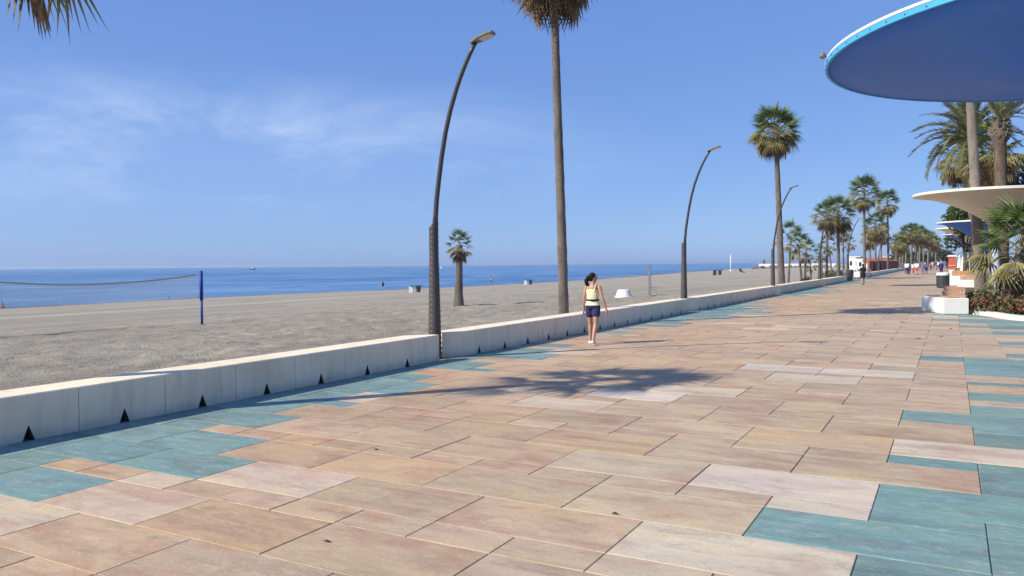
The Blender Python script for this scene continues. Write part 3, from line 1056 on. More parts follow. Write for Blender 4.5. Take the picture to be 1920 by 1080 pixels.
def crown_specs(n_green, n_old, n_dead, seed, open_=1.0):
    """(kind, azimuth, elevation, roll, scale) from the youngest leaf down to the dry skirt"""
    r_ = random.Random(seed)
    out = []
    tot = n_green + n_old + n_dead
    for i in range(tot):
        t = i / max(1, tot - 1)
        az = i * GA + r_.uniform(-0.25, 0.25)
        if i < n_green:
            u = i / max(1, n_green)
            el = R(82 - 78 * u ** 0.85) + r_.uniform(-0.12, 0.12); kd = 'g'
        elif i < n_green + n_old:
            u = (i - n_green) / max(1, n_old)
            el = R(2 - 32 * u) + r_.uniform(-0.15, 0.15); kd = 'o'
        else:
            u = (i - n_green - n_old) / max(1, n_dead)
            el = R(-26 - 38 * u) + r_.uniform(-0.15, 0.15); kd = 'd'
        out.append((kd, az, el, r_.uniform(-0.35, 0.35), r_.uniform(0.85, 1.1)))
    return out


def fan_palm(label, loc, h, r0, r1, lean, crown_r, ng, no, nd, seed, group, detail=True, flare=0.25, name='fan_palm', grey=False, stack=0.9, bark='trunk', extra=()):
    t = thing(name, label, 'palm tree', loc, 0, group)
    link('trunk', trunk_mesh(h, r0, r1, lean, flare, seed=seed, mat=bark), t)
    top = Vector((lean[0], lean[1], h))
    s = crown_r / 2.2
    r_ = random.Random(seed + 50)
    merged = {}
    nspec = crown_specs(ng, no, nd, seed) + [(kd, R(a_), R(e_), 0.1, sc_) for kd, a_, e_, sc_ in extra]
    for i, (kd, az, el, ro, sc_) in enumerate(nspec):
        me = r_.choice({'g': LF_GREEN, 'o': LF_OLD, 'd': LF_GREY if grey else LF_DEAD}[kd])
        c = top + Vector((0, 0, 0.15 - stack * s * (i / len(nspec)) ** 1.2))
        mt = leaf_matrix(az, el, ro, s * sc_, c)
        if detail:
            o = link('dry_frond' if kd == 'd' else 'frond', me, t)
            o.matrix_local = mt
        else:
            merged.setdefault(kd, []).append((me, mt))
    for kd, lst in merged.items():
        V, F, MI = [], [], []
        for me, mt in lst:
            n = len(V)
            V += [mt @ v.co for v in me.vertices]
            for p in me.polygons:
                F.append(tuple(a + n for a in p.vertices)); MI.append(p.material_index)
        ms = {'g': (M['fan'], M['stalk']), 'o': (M['fan_old'], M['stalk']), 'd': (M['fan_dead'], M['fan_dead'])}[kd]
        obj({'g': 'crown', 'o': 'ageing_leaves', 'd': 'dry_skirt'}[kd], V, F, ms, t, mi=MI)
    return t


GP = 'fan palms along the sea wall'
fan_palm('fan palm just outside the left edge, only drooping leaf tips in the top left corner', (-9.95, 4.85, -0.3), 6.1, 0.16, 0.13, (0.15, 0.10), 1.8, 26, 3, 0, 3, GP, stack=0.25, extra=[('o', 22, -32, 1.0), ('d', 40, -42, 1.05), ('o', 54, -25, 1.1)])
fan_palm('tall fan palm cut by the top edge, trunk beside the walking woman', (-10.0, 21.2, -0.3), 11.2, 0.152, 0.11, (-0.22, 0.0), 2.2, 24, 18, 22, 4, GP, stack=0.7)
fan_palm('tall fan palm with a round green crown between second and fourth lamps', (-10.0, 56.0, -0.3), 10.9, 0.25, 0.155, (-0.5, 0.0), 2.2, 32, 26, 14, 5, GP, stack=0.45)
fan_palm('short lone fan palm standing on open sand beside the nearest lamp', (-26.4, 41.0, bz(-26.4, 41)), 3.75, 0.27, 0.19, (0.1, 0), 1.1, 15, 8, 10, 6, GP, flare=0.5, stack=1.2)
FAR = [('short green palm half hidden behind the trunk of the round-crowned palm', -12.5, 72.8, 3.9, 0.12, (0.2, 0), 1.75, 18, 6, 2),
       ('stout green palm in the low clump right of the round-crowned palm', -13.0, 83.1, 3.5, 0.16, (-0.3, 0), 1.7, 18, 6, 3),
       ('lower leaning palm in the low clump right of the round-crowned palm', -12.0, 78.3, 2.75, 0.15, (0.15, 0), 1.4, 14, 6, 5),
       ('tiny withered palm at the right end of the low clump', -11.6, 79.8, 1.5, 0.10, (-0.1, 0), 0.9, 8, 4, 5),
       ('slim leaning palm between the fourth lamp and the double bushy palms', -12.0, 99.0, 3.8, 0.13, (-0.6, 0), 1.4, 14, 6, 5),
       ('low dark palm right behind the foot of the fourth lamp', -11.0, 82.3, 2.6, 0.12, (0, 0), 1.0, 12, 6, 3),
       ('left bushy palm of the pair behind the fourth lamp', -11.0, 86.1, 6.6, 0.19, (-0.1, 0), 1.8, 24, 14, 16),
       ('right bushy palm of the pair, trunk left of the fifth lamp', -10.2, 88.8, 6.85, 0.24, (-0.15, 0), 2.3, 30, 18, 20),
       ('slender palm right of the bushy pair with a hanging dry skirt', -11.0, 100.4, 5.1, 0.13, (-0.1, 0), 1.2, 12, 8, 10),
       ('small palm with spreading leaves behind the fifth lamp head', -13.0, 125.2, 4.6, 0.14, (-0.2, 0), 1.5, 14, 8, 6),
       ('very tall slim palm above the person in black', -10.0, 115.3, 11.0, 0.24, (-0.2, 0), 2.65, 36, 18, 16),
       ('very tall slim palm farther on, right of the taller one', -10.0, 159.3, 12.6, 0.25, (-0.15, 0), 2.7, 34, 14, 14),
       ('medium palm with green top and thick dry skirt between the two tall slim palms', -12.0, 157.7, 8.3, 0.26, (0, 0), 2.9, 26, 22, 26),
       ('medium brownish palm just left of the farther tall slim palm', -12.0, 171.5, 7.4, 0.25, (0, 0), 2.4, 16, 20, 24),
       ('medium palm with drooping brown leaves left of the medium palm pair', -14.0, 173.8, 6.4, 0.25, (-0.3, 0), 2.3, 12, 18, 22),
       ('dull green palm right of the farther tall slim palm', -12.0, 222.2, 6.6, 0.26, (-0.2, 0), 2.6, 18, 12, 16)]
for k_, (lb, x, y, h, r_, ln, cr, a, b, c) in enumerate(FAR):
    fan_palm(lb, (x, y, bz(x, y)), h - bz(x, y), r_ * 0.8, r_ * 0.6, ln, cr * 1.06, int(a * 0.72), int(b * 0.75), int(c * 0.7), 20 + k_, GP, detail=False)
MASS = [(1690, -9.6, 190, 5.6, 2.3), (1697, -8.8, 198, 8.2, 2.6), (1706, -8.4, 214, 9.2, 2.8), (1714, -7.9, 226, 8.7, 2.6), (1722, -7.3, 238, 9.1, 3.0), (1730, -6.7, 250, 8.9, 3.0), (1738, -5.9, 262, 8.6, 3.0), (1745, -5.1, 273, 7.9, 2.8), (1752, -4.2, 283, 7.5, 2.8), (1709, -9.8, 205, 6.9, 2.4), (1726, -8.0, 245, 7.4, 2.6)]
ORD = ('leftmost', 'second', 'third', 'fourth', 'fifth', 'sixth', 'seventh', 'eighth', 'ninth', 'tenth', 'rightmost')
sx_ = sorted(range(len(MASS)), key=lambda i: MASS[i][0])
GROVE = {i: '%s brownish palm, counted from the left, in the dense far grove' % ORD[n_] for n_, i in enumerate(sx_)}
for k_, (_, x, y, h, cr) in enumerate(MASS):
    fan_palm(GROVE[k_], (x, y, -0.2), h, 0.24, 0.2, (0.1, 0), cr, 16, 20, 26, 60 + k_, 'palms of the far grove', detail=False)


# ------------------------------------------------------------------ leafy trees and shrubs
def leaf_cloud(lobes, n, size, seed, nm=1, w=None, flat=0.6):
    """n small leaf faces spread through ellipsoid lobes"""
    r_ = np.random.default_rng(seed)
    vol = np.array([l[1][0] * l[1][1] * l[1][2] for l in lobes]) ** 0.7
    ch = r_.choice(len(lobes), n, p=vol / vol.sum())
    cen = np.array([l[0] for l in lobes])[ch]
    rad = np.array([l[1] for l in lobes])[ch]
    d = r_.normal(size=(n, 3)); d /= np.linalg.norm(d, axis=1, keepdims=True)
    rr = r_.uniform(0.45, 1.0, (n, 1)) ** 0.6 * (1 + 0.22 * np.sin(d[:, :1] * 5 + ch[:, None]) * np.cos(d[:, 2:] * 6))
    P = cen + d * rad * rr
    a = r_.normal(size=(n, 3)) + d * flat; a /= np.linalg.norm(a, axis=1, keepdims=True)
    u = np.cross(a, r_.normal(size=(n, 3))); u /= np.linalg.norm(u, axis=1, keepdims=True)
    v = np.cross(a, u)
    s = size * r_.uniform(0.55, 1.3, (n, 1))
    q = np.stack([P - u * s, P - v * s * 0.45, P + u * s, P + v * s * 0.45], 1).reshape(-1, 3)
    f = [(4 * i, 4 * i + 1, 4 * i + 2, 4 * i + 3) for i in range(n)]
    mi = list(r_.choice(nm, n, p=w)) if nm > 1 else None
    return q, f, mi


def tree(label, loc, h, lobes, n, size, mats, seed, group=None, w=None, name='tree', cat='tree', tr=0.14):
    t = thing(name, label, cat, loc, 0, group)
    mb = MB()
    top = Vector((0, 0, h))
    mb.tube([(0, 0, -0.4), (0.05, 0, h * 0.3), (0.0, 0.05, h * 0.62)], [tr * 1.3, tr, tr * 0.75], 8)
    for c, r_ in lobes:
        c = Vector(c)
        mb.tube([(0, 0.02, h * 0.45), tuple(Vector((0, 0, h * 0.5)).lerp(c, 0.5)), tuple(c)], [tr * 0.6, tr * 0.4, tr * 0.15], 5)
    mb.build('trunk', M['bark'], t, True)
    q, f, mi = leaf_cloud(lobes, n, size, seed, len(mats), w)
    obj('crown', q, f, mats, t, mi=mi)
    return t


def shrub(label, loc, lobes, n, size, mats, seed, group=None, w=None, name='shrub', cat='shrub'):
    t = thing(name, label, cat, loc, 0, group)
    q, f, mi = leaf_cloud(lobes, n, size, seed, len(mats), w)
    obj('foliage', q, f, mats, t, mi=mi)
    mb = MB()
    for c, r_ in lobes[:4]:
        mb.tube([(c[0] * 0.3, c[1] * 0.3, -0.1), (c[0] * 0.7, c[1] * 0.7, c[2] * 0.6), tuple(c)], [0.03, 0.02, 0.01], 5)
    mb.build('stems', M['bark'], t)
    return t


def lobes_rand(seed, n, spread, zc, r):
    q = random.Random(seed)
    return [((q.uniform(-spread, spread), q.uniform(-spread, spread), zc + q.uniform(-0.6, 0.6) * r), tuple(r * q.uniform(0.6, 1.0) for _ in range(3))) for _ in range(n)]


tree('dark leafy tree at the right edge behind the palm with swollen head', (4.3, 60, -0.2), 7.2, lobes_rand(1, 8, 2.0, 6.6, 1.9), 5200, 0.16, (M['leaf_dark'], M['leaf']), 1, w=[0.7, 0.3])
tree('bright green tree above the farther blue canopy', (0.9, 70, -0.2), 5.4, lobes_rand(2, 9, 1.5, 5.2, 1.1), 5200, 0.13, (M['leaf'], M['leaf_bush']), 2, w=[0.65, 0.35])
tree('second green tree behind the farther blue canopy', (2.3, 100, -0.2), 5.0, lobes_rand(3, 8, 2.2, 4.7, 1.4), 3800, 0.17, (M['leaf'], M['leaf_dark']), 3, w=[0.6, 0.4])
FT = [(-10.2, 250, 5.2, 2.6), (-7.5, 268, 5.0, 2.6), (-4.8, 290, 5.2, 2.8), (-12.5, 240, 4.8, 2.4), (-1.5, 300, 5.8, 3.0), (-0.8, 215, 4.6, 1.6)]
for k_, (x, y, h, r_) in enumerate(FT):
    tree('grey green tree filling the gaps under the far palm grove', (x, y, -0.3), h, lobes_rand(30 + k_, 7, 1.8, h * 0.66, r_ * 0.62), 1600, 0.30, (M['leaf_grey'], M['leaf_dark']), 40 + k_, 'trees under the far grove', [0.6, 0.4])

for k_, (lb, x, y, sz) in enumerate([('dry grey bush behind the wall under the low palm clump', -11.5, 76.5, 0.5), ('low dry bush behind the wall left of the fourth lamp', -11.0, 84.0, 0.55), ('dry bush behind the wall right of the fourth lamp', -11.5, 92.0, 0.75), ('dry bush by the slender palm with the hanging skirt', -12.0, 100.5, 0.8)]):
    shrub(lb, (x, y, bz(x, y)), lobes_rand(120 + k_, 6, sz * 0.9, sz * 0.7, sz * 0.7), 700, 0.10, (M['leaf_grey'], M['leaf_bush']), 130 + k_, 'dry bushes behind the sea wall', [0.75, 0.25])

# ------------------------------------------------------------------ palms on the land side
def feather_palm(label, loc, h, r0, r1, lean, n, scale, seed, bulb=None, elmin=-35, elmax=85, name='date_palm', group='palms on the land side', mat='trunk_red'):
    t = thing(name, label, 'palm tree', loc, 0, group)
    link('trunk', trunk_mesh(h, r0, r1, lean, 0.2, bulb, seed, mat=mat), t)
    r_ = random.Random(seed)
    if bulb:       # stubs of cut fronds round the swollen head
        mb = MB()
        for i in range(90):
            a_ = i * GA; zz = h - bulb[1] * r_.uniform(0.0, 0.95)
            rr = r1 + bulb[0] * math.sin(math.pi * min(1, (zz - h + bulb[1]) / bulb[1])) ** 0.8 - 0.03
            d_ = Vector((math.cos(a_), math.sin(a_), 0.9)).normalized()
            p_ = Vector((lean[0] + rr * math.cos(a_), lean[1] + rr * math.sin(a_), zz))
            mb.tube([p_, p_ + d_ * r_.uniform(0.08, 0.2)], [0.05, 0.03], 4)
        mb.build('cut_stubs', M['fan_grey'], t)
    for i in range(n):
        u = i / max(1, n - 1)
        el = R(elmax + (elmin - elmax) * u ** 0.9) + r_.uniform(-0.1, 0.1)
        o = link('frond', FEATHER[0 if el > R(50) else (1 if el > 0 else 2)] if r_.random() < 0.8 else FEATHER[1], t)
        o.matrix_local = leaf_matrix(i * GA, el, r_.uniform(-0.3, 0.3), scale * r_.uniform(0.85, 1.1), (lean[0], lean[1], h - 0.25 * u))
    return t


fan_palm('smooth tall palm trunk rising from the flower bed behind the wooden benches', (1.04, 37, -0.1), 11.6, 0.20, 0.165, (-0.55, 0.0), 1.7, 16, 8, 14, 71, 'palms on the land side', flare=0.45, bark='trunk_pale')
feather_palm('thick dark palm trunk with a swollen pruned head beside the white canopy', (2.0, 42, -0.1), 8.2, 0.30, 0.24, (-0.1, 0), 11, 0.75, 72, bulb=(0.15, 1.0), elmin=30, elmax=88)
feather_palm('date palm with long grey green arching fronds below the big blue canopy', (1.52, 55, -0.2), 9.6, 0.28, 0.24, (-0.6, 0), 58, 1.08, 73, bulb=(0.12, 0.9))
fan_palm('brown skirted palm left of the tall trunk under the long date fronds', (1.72, 62, -0.2), 9.1, 0.2, 0.16, (-1.15, 0), 2.2, 14, 16, 22, 74, 'palms on the land side', detail=False)
fan_palm('brown skirted palm between the two trunks above the white canopy', (2.1, 53, -0.2), 8.1, 0.2, 0.16, (-0.1, 0), 2.3, 12, 16, 30, 75, 'palms on the land side', detail=False)
fan_palm('low bushy green palm with spiky fans at the right edge above the flowers', (2.02, 31, -0.1), 2.35, 0.24, 0.2, (0.03, 0.0), 1.95, 24, 12, 30, 76, 'palms on the land side', grey=True, stack=1.5)
feather_palm('low date palm sprouting behind the far benches', (1.5, 68, -0.2), 2.6, 0.3, 0.28, (0, 0), 18, 0.42, 77)

# ------------------------------------------------------------------ mushroom canopies
def canopy(label, loc, rim_r, top_z, under, rimm, col, group='mushroom canopies along the promenade', big=False, deep=1.0):
    t = thing('canopy', label, 'canopy', loc, 0, group)
    k_ = rim_r / 3.0
    H = top_z
    # underside profile from column to rim, measured as drops below the rim
    prof = [(0.16, H - 1.75), (0.17, H - 1.5), (0.24, H - 1.30), (0.43 * k_, H - 1.08), (0.66 * k_, H - 0.92), (0.92 * k_, H - 0.75), (1.3 * k_, H - 0.55), (1.78 * k_, H - 0.34), (2.2 * k_, H - 0.20), (2.6 * k_, H - 0.105), (rim_r - 0.03, H - 0.055)]
    n = 96
    prof = [(a, H - 0.055 + (b - H + 0.055) * deep) for a, b in prof]
    if big:
        prof = [(0.16, H - 1.75), (0.17, H - 1.4), (0.24, H - 1.1), (0.40, H - 0.82), (0.62, H - 0.60), (0.95, H - 0.40), (1.4, H - 0.25), (2.0, H - 0.14), (2.6, H - 0.075), (rim_r - 0.03, H - 0.05)]
    mb = MB()
    mb.lathe(prof + [(rim_r - 0.03, H + 0.01), (rim_r * 0.6, H - 0.03), (0.02, H - 0.10)], n)
    mb.build('shell', under, t, True)
    mb = MB()
    mb.lathe([(rim_r - 0.027, H - 0.06), (rim_r + 0.004, H - 0.06), (rim_r + 0.004, H - 0.004), (rim_r - 0.027, H - 0.004)], n, closed=True)
    mb.build('rim_strip', rimm, t)
    mb = MB()
    mb.lathe([(rim_r - 0.026, H), (rim_r + 0.008, H), (rim_r + 0.012, H + 0.015), (rim_r + 0.004, H + 0.03), (rim_r - 0.026, H + 0.03)], n, closed=True)
    mb.build('rim_cap', M['rim_white'], t, False)
    mb = MB()
    mb.lathe([(0.155, -0.1), (0.15, 0.3), (0.15, H - 1.6)], 20)
    mb.build('column', col, t, True)
    if big:
        bm = MB()
        bm.lathe([(0.001, 0.0), (0.008, 0.0), (0.008, 0.006), (0.001, 0.008)], 6)
        bme = new_mesh('bolt', bm.v, bm.f, M['black'])
        for a in np.arange(150, 240, 4.5):
            o = link('bolt', bme, t)
            d = Vector((math.cos(R(a)), math.sin(R(a)), 0))
            o.matrix_local = Matrix.Translation(d * (rim_r + 0.004) + Vector((0, 0, H - 0.032))) @ d.to_track_quat('Z', 'Y').to_matrix().to_4x4() @ Matrix.Scale(0.9, 4)
        d = Vector((math.cos(R(193)), math.sin(R(193)), 0)) * (rim_r + 0.05)
        mb = MB()
        mb.sphere((d.x, d.y, H + 0.05), 0.038, 10)
        mb.tube([(d.x * 0.98, d.y * 0.98, H + 0.02), (d.x, d.y, H + 0.05)], 0.012, 6)
        mb.build('spotlight', M['lamp_head'], t, True)
    return t


canopy('huge blue canopy overhead in the top right corner with light blue rim', (1.72, 10.5, 0), 3.06, 4.12, M['can_blue'], M['rim_blue'], M['column_blue'], big=True)
canopy('white mushroom canopy behind the two palm trunks', (1.55, 36.6, 0), 2.95, 4.45, M['can_white'], M['can_white'], M['column_blue'])
canopy('farther blue canopy below the bright green tree', (2.2, 62.7, 0), 3.1, 4.42, M['can_blue'], M['rim_white'], M['column_blue'], deep=1.5)
canopy('second white canopy just under the farther blue one', (1.95, 73.5, 0), 3.1, 4.4, M['can_white'], M['can_white'], M['column_blue'], deep=1.5)
canopy('small thin blue canopy under the second white one', (2.2, 90.5, 0), 3.1, 4.4, M['can_blue'], M['rim_white'], M['column_blue'], deep=1.5)
canopy('distant white canopy edge above the orange kiosk', (2.5, 112, 0), 3.1, 4.4, M['can_white'], M['can_white'], M['column_blue'])
canopy('farthest blue canopy right above the orange kiosk', (2.4, 131, 0), 3.1, 4.4, M['can_blue'], M['rim_white'], M['column_blue'])

# ------------------------------------------------------------------ planting beds, kerb, flowers
KP = [(0.45, 31.0), (0.80, 30.45), (1.1, 29.8), (1.32, 29.0), (1.55, 28.3), (1.95, 27.75), (2.6, 27.4), (4.0, 27.2), (8.8, 27.1)]
KI = [(0.62, 31.3), (0.98, 30.7), (1.3, 30.0), (1.53, 29.2), (1.75, 28.65), (2.1, 28.15), (2.7, 27.8), (4.05, 27.6), (8.8, 27.5)]
tag(obj('flower_bed', [(x, y, 0.07) for x, y in KI] + [(8.8, 330, 0.07), (0.62, 330, 0.07)], [tuple(range(len(KI) + 2))], M['soil']), kind='structure')
mb = MB()
L = len(KP)
vv = []
for (a, b) in zip(KP, KI):
    vv += [(a[0], a[1], -0.02), (a[0], a[1], 0.125), (b[0], b[1], 0.14), (b[0], b[1], 0.0)]
mb.add(vv, [(4 * i + j, 4 * i + j + 1, 4 * i + 5 + j, 4 * i + 4 + j) for i in range(L - 1) for j in range(3)])
tag(mb.build('kerb', M['kerb']), kind='structure')
mb = MB()
mb.box((0.54, 180, 0.05), (0.18, 297, 0.18))
tag(mb.build('kerb', M['kerb']), kind='structure')


def bed_cover(name, label, lobes, n, size, mats, w, seed):
    q, f, mi = leaf_cloud(lobes, n, size, seed, len(mats), w, 1.4)
    o = obj(name, q, f, mats, mi=mi)
    return tag(o, label, 'flowers', kind='stuff')


q = random.Random(4)
lob = []
for i in range(46):
    t_ = i / 45
    x = 0.95 + 2.9 * t_ + q.uniform(-0.2, 0.2)
    y = 30.6 - 2.3 * min(1, t_ * 1.8) + q.uniform(0.0, 1.9)
    lob.append(((x, y, 0.20 + 0.10 * (y - 28) / 3 + q.uniform(-0.05, 0.10)), (0.38, 0.38, 0.32 + 0.1 * q.random())))
bed_cover('flowers', 'mass of red and pink flowers over bronze leaves behind the curved white kerb', lob, 9000, 0.07, (M['leaf_red'], M['flower'], M['leaf_bush'], M['leaf_dark']), [0.34, 0.07, 0.46, 0.13], 3)
bed_cover('flowers', 'bright pink flower heads standing out of the bronze leaves at the right edge', [((c[0], c[1], c[2] + 0.06), r_) for k_, (c, r_) in enumerate(lob) if k_ % 4 == 0 or k_ > 18], 1500, 0.05, (M['flower'], M['leaf_red']), [0.75, 0.25], 13)
lob = [((0.85 + 0.16 * i + q.uniform(-0.1, 0.1), 32.2 + q.uniform(-0.4, 0.6), 0.38 + q.uniform(-0.05, 0.15)), (0.3, 0.4, 0.26)) for i in range(12)]
bed_cover('ground_cover', 'low grey green plants with pale tips behind the nearest bench', lob, 3600, 0.05, (M['leaf_bush'], M['flower_pale'], M['leaf_grey']), [0.5, 0.22, 0.28], 5)
lob = [((q.uniform(1.2, 5), q.uniform(32.5, 36), 0.35), (0.5, 0.5, 0.3)) for i in range(22)]
bed_cover('ground_cover', 'mixed green planting under the low bushy palm', lob, 4200, 0.07, (M['leaf_bush'], M['leaf'], M['leaf_red']), [0.6, 0.25, 0.15], 6)


def strap_plant(label, loc, n, L, seed, mat='agave'):
    r_ = random.Random(seed)
    t = thing('agave', label, 'plant', loc, 0, 'yellow edged strap leaved plants in the bed')
    for i in range(n):
        el = R(85 - 55 * (i / n)) ; ll = L * r_.uniform(0.7, 1.1)
        pts = [(ll * s_ * (1 - 0.12 * s_), 0, -ll * 0.35 * s_ ** 2.6) for s_ in (0, 0.3, 0.6, 0.85, 1.0)]
        ws = (0.028, 0.04, 0.034, 0.02, 0.003)
        v = []
        for p, w in zip(pts, ws): v += [(p[0], -w, p[2] + w * 0.4), (p[0], 0, p[2]), (p[0], w, p[2] + w * 0.4)]
        f = [(3 * k_ + j, 3 * k_ + j + 1, 3 * k_ + j + 4, 3 * k_ + j + 3) for k_ in range(4) for j in range(2)]
        o = obj('leaf', v, f, M[mat], t)
        o.matrix_local = leaf_matrix(i * GA, el, 0, 1, (0, 0, 0.1))
    return t


strap_plant('leftmost yellow strap leaved plant right of the smooth palm trunk', (1.40, 33.0, 0.25), 26, 1.0, 1)
strap_plant('middle yellow strap leaved plant under the low bushy palm', (1.72, 32.2, 0.3), 30, 1.05, 2)
strap_plant('yellow strap leaved plant at the right edge above the pink flowers', (2.15, 31.8, 0.3), 28, 1.05, 3)
strap_plant('small strap leaved plant close behind the red flowers', (1.5, 31.6, 0.2), 20, 0.7, 4)
SHR = [('dark low shrub just behind the nearest bench', 0.95, 33.8, 0.45, 'leaf_dark'), ('bushy shrub between the tall smooth trunk and second bench', 1.5, 45, 0.6, 'leaf_bush'), ('green shrub in front of the orange kiosk', 1.1, 105, 0.8, 'leaf'),
       ('green shrub right of the far benches', 1.7, 80, 0.7, 'leaf_bush'), ('dark shrub below the thin blue canopy', 2.3, 95, 1.0, 'leaf_dark'), ('round shrub behind the row of benches', 1.4, 120, 0.9, 'leaf'), ('shrub mass right of the kiosk', 3.0, 135, 1.5, 'leaf_grey')]
for k_, (lb, x, y, s, mt) in enumerate(SHR):
    shrub(lb, (x, y, 0.0), lobes_rand(80 + k_, 6, s * 0.7, s * 0.7, s * 0.6), 1300, 0.05 + 0.03 * s, (M[mt], M['leaf_bush']), 90 + k_, 'shrubs along the land side beds', [0.7, 0.3])

# ------------------------------------------------------------------ benches, bin
def bench(label, p0, ang, L=2.1, D=0.76, H=0.55, wood='wood', flip=False):
    """white block with a timber back along one long edge; local x runs along the block"""
    t = thing('bench', label, 'bench', (p0[0], p0[1], 0), ang, 'white block benches with timber backs')
    b_ = MB()
    s = -1 if flip else 1
    e = 0.02
    v = [(0, 0, 0), (L, 0, 0), (L - 0.12, s * -D, 0), (0.12, s * -D, 0)]
    for z, k_ in ((0.03, 0.015), (0.031, 0.0), (H - e, 0.0), (H, e)):
        pass
    ring = lambda k_, z: [(0 + k_, 0 - s * k_, z), (L - k_, 0 - s * k_, z), (L - k_, s * (-D + k_), z), (0 + k_, s * (-D + k_), z)]
    V = ring(0.03, 0) + ring(0.03, 0.03) + ring(0, 0.031) + ring(0, H - e) + ring(e, H)
    F = [(16, 17, 18, 19)] + [(4 * l + i, 4 * l + (i + 1) % 4, 4 * l + 4 + (i + 1) % 4, 4 * l + 4 + i) for l in range(4) for i in range(4)]
    if not flip: F = [q_[::-1] for q_ in F]
    obj('block', V, F, M['bench_white'], t)
    for k_ in range(2):
        z = H + 0.09 + 0.19 * k_
        mb = MB()
        mb.box((L / 2, s * (-D + 0.10 - 0.035 * k_), z), (L - 0.25, 0.035, 0.165), M=Matrix.Rotation(s * R(-10), 3, 'X'))
        mb.build('back_plank', M[wood], t)
    for k_ in range(3):
        mb = MB()
        mb.box((L / 2, s * (-D + 0.30 + 0.135 * k_), H + 0.022), (L - 0.2, 0.12, 0.03))
        mb.build('seat_plank', M[wood], t)
    for x in (0.35, L - 0.35):
        mb = MB()
        mb.box((x, s * (-D + 0.06), H + 0.18), (0.05, 0.02, 0.36), M=Matrix.Rotation(s * R(-10), 3, 'X'))
        mb.build('bracket', M['steel'], t)
    return t


bench('nearest white block bench with timber back at the corner of the flower bed', (-0.19, 30.26), math.atan2(1.99, -0.73))
bench('second bench whose dark red timber back is in shade by the smooth palm trunk', (1.95, 60.2), R(176), 1.5, wood='wood', flip=True)
bench('white block bench behind the dark litter bin', (1.6, 66.0), R(176), 1.7, 0.7, 0.7, wood='wood_orange')
bench('bench with sunlit orange timber beyond the litter bin', (0.1, 84.0), R(100), 2.2, 0.8, 0.6, wood='wood_orange')
bench('distant white block bench with sunlit timber near the man in dark clothes', (0.2, 104.0), R(100), 2.2, 0.8, 0.6, wood='wood_orange')
bench('farthest white bench by the shrubs before the orange kiosk', (0.1, 122.0), R(100), 2.2, 0.8, 0.6)

t = thing('litter_bin', 'dark round litter bin with a white bag folded over its rim', 'litter bin', (-0.46, 60.0, 0))
mb = MB(); mb.lathe([(0.0, 0.02), (0.34, 0.02), (0.37, 0.1), (0.37, 0.92), (0.34, 0.95), (0.33, 0.3), (0.0, 0.3)], 24); mb.build('body', M['bin_dark'], t)
mb = MB(); mb.lathe([(0.385, 0.84), (0.395, 0.95), (0.36, 1.02), (0.30, 1.03), (0.27, 0.9)], 24); mb.build('bag', M['canvas'], t, True)
for a in range(16):
    mb = MB(); mb.box((0.378 * math.cos(a * math.pi / 8), 0.378 * math.sin(a * math.pi / 8), 0.5), (0.02, 0.05, 0.72), rz=a * math.pi / 8); mb.build('slat', M['bin_dark'], t)

t = thing('planter', 'round dark planter at the end of the white wall by the bicycles', 'planter', (-8.6, 81.0, 0))
mb = MB(); mb.lathe([(0.0, 0.0), (0.5, 0.0), (0.56, 0.5), (0.60, 1.0), (0.55, 1.03), (0.5, 0.85), (0.0, 0.85)], 24); mb.build('pot', M['lamp_dark'], t, True)
mb = MB(); mb.lathe([(0.0, 0.88), (0.49, 0.87)], 20); mb.build('soil', M['soil'], t)

# ------------------------------------------------------------------ closed parasols, kiosk
for k_, (lb, x, y) in enumerate([('closed white parasol behind the smooth palm trunk', 1.6, 76), ('closed white parasol left of the smooth palm trunk near the shrubs', 1.05, 84), ('closed white parasol farther back near the kiosk', 0.95, 115)]):
    t = thing('parasol', lb, 'parasol', (x, y, 0), 0, 'closed white parasols')
    mb = MB(); mb.tube([(0, 0, 0), (0, 0, 2.5)], 0.025, 8); mb.build('pole', M['steel'], t)
    mb = MB()
    n = 16
    vv = []
    for z, r_ in ((2.55, 0.02), (2.3, 0.10), (1.8, 0.17), (1.2, 0.23), (0.85, 0.26)):
        for j in range(n):
            a = 2 * math.pi * j / n
            rr = r_ * (1 + 0.22 * (j % 2 * 2 - 1))
            vv.append((rr * math.cos(a), rr * math.sin(a), z + 0.04 * (j % 2)))
    mb.add(vv, [(l * n + j, l * n + (j + 1) % n, (l + 1) * n + (j + 1) % n, (l + 1) * n + j) for l in range(4) for j in range(n)])
    mb.build('canvas', M['canvas'], t)
    mb = MB(); mb.box((0, 0, 0.06), (0.6, 0.6, 0.12)); mb.build('foot', M['kerb'], t)

t = thing('kiosk', 'small orange red kiosk at the end of the row of canopies', 'kiosk', (0.15, 150, 0))
mb = MB(); mb.box((0, 0, 1.25), (1.05, 1.25, 2.5)); mb.build('walls', M['orange'], t)
mb = MB(); mb.box((0, 0, 2.56), (1.55, 1.55, 0.12)); mb.box((0, 0, 2.68), (1.2, 1.2, 0.12)); mb.build('roof', M['white_paint'], t)
mb = MB(); mb.box((-0.632, 0, 1.55), (0.016, 0.8, 0.7)); mb.build('window', M['glass_dark'], t)
mb = MB(); mb.box((0, -0.70, 1.0), (1.15, 0.14, 0.05)); mb.build('counter', M['white_paint'], t)
mb = MB(); mb.box((0, 0, 0.15), (1.29, 1.29, 0.3)); mb.build('plinth', M['lamp_dark'], t)

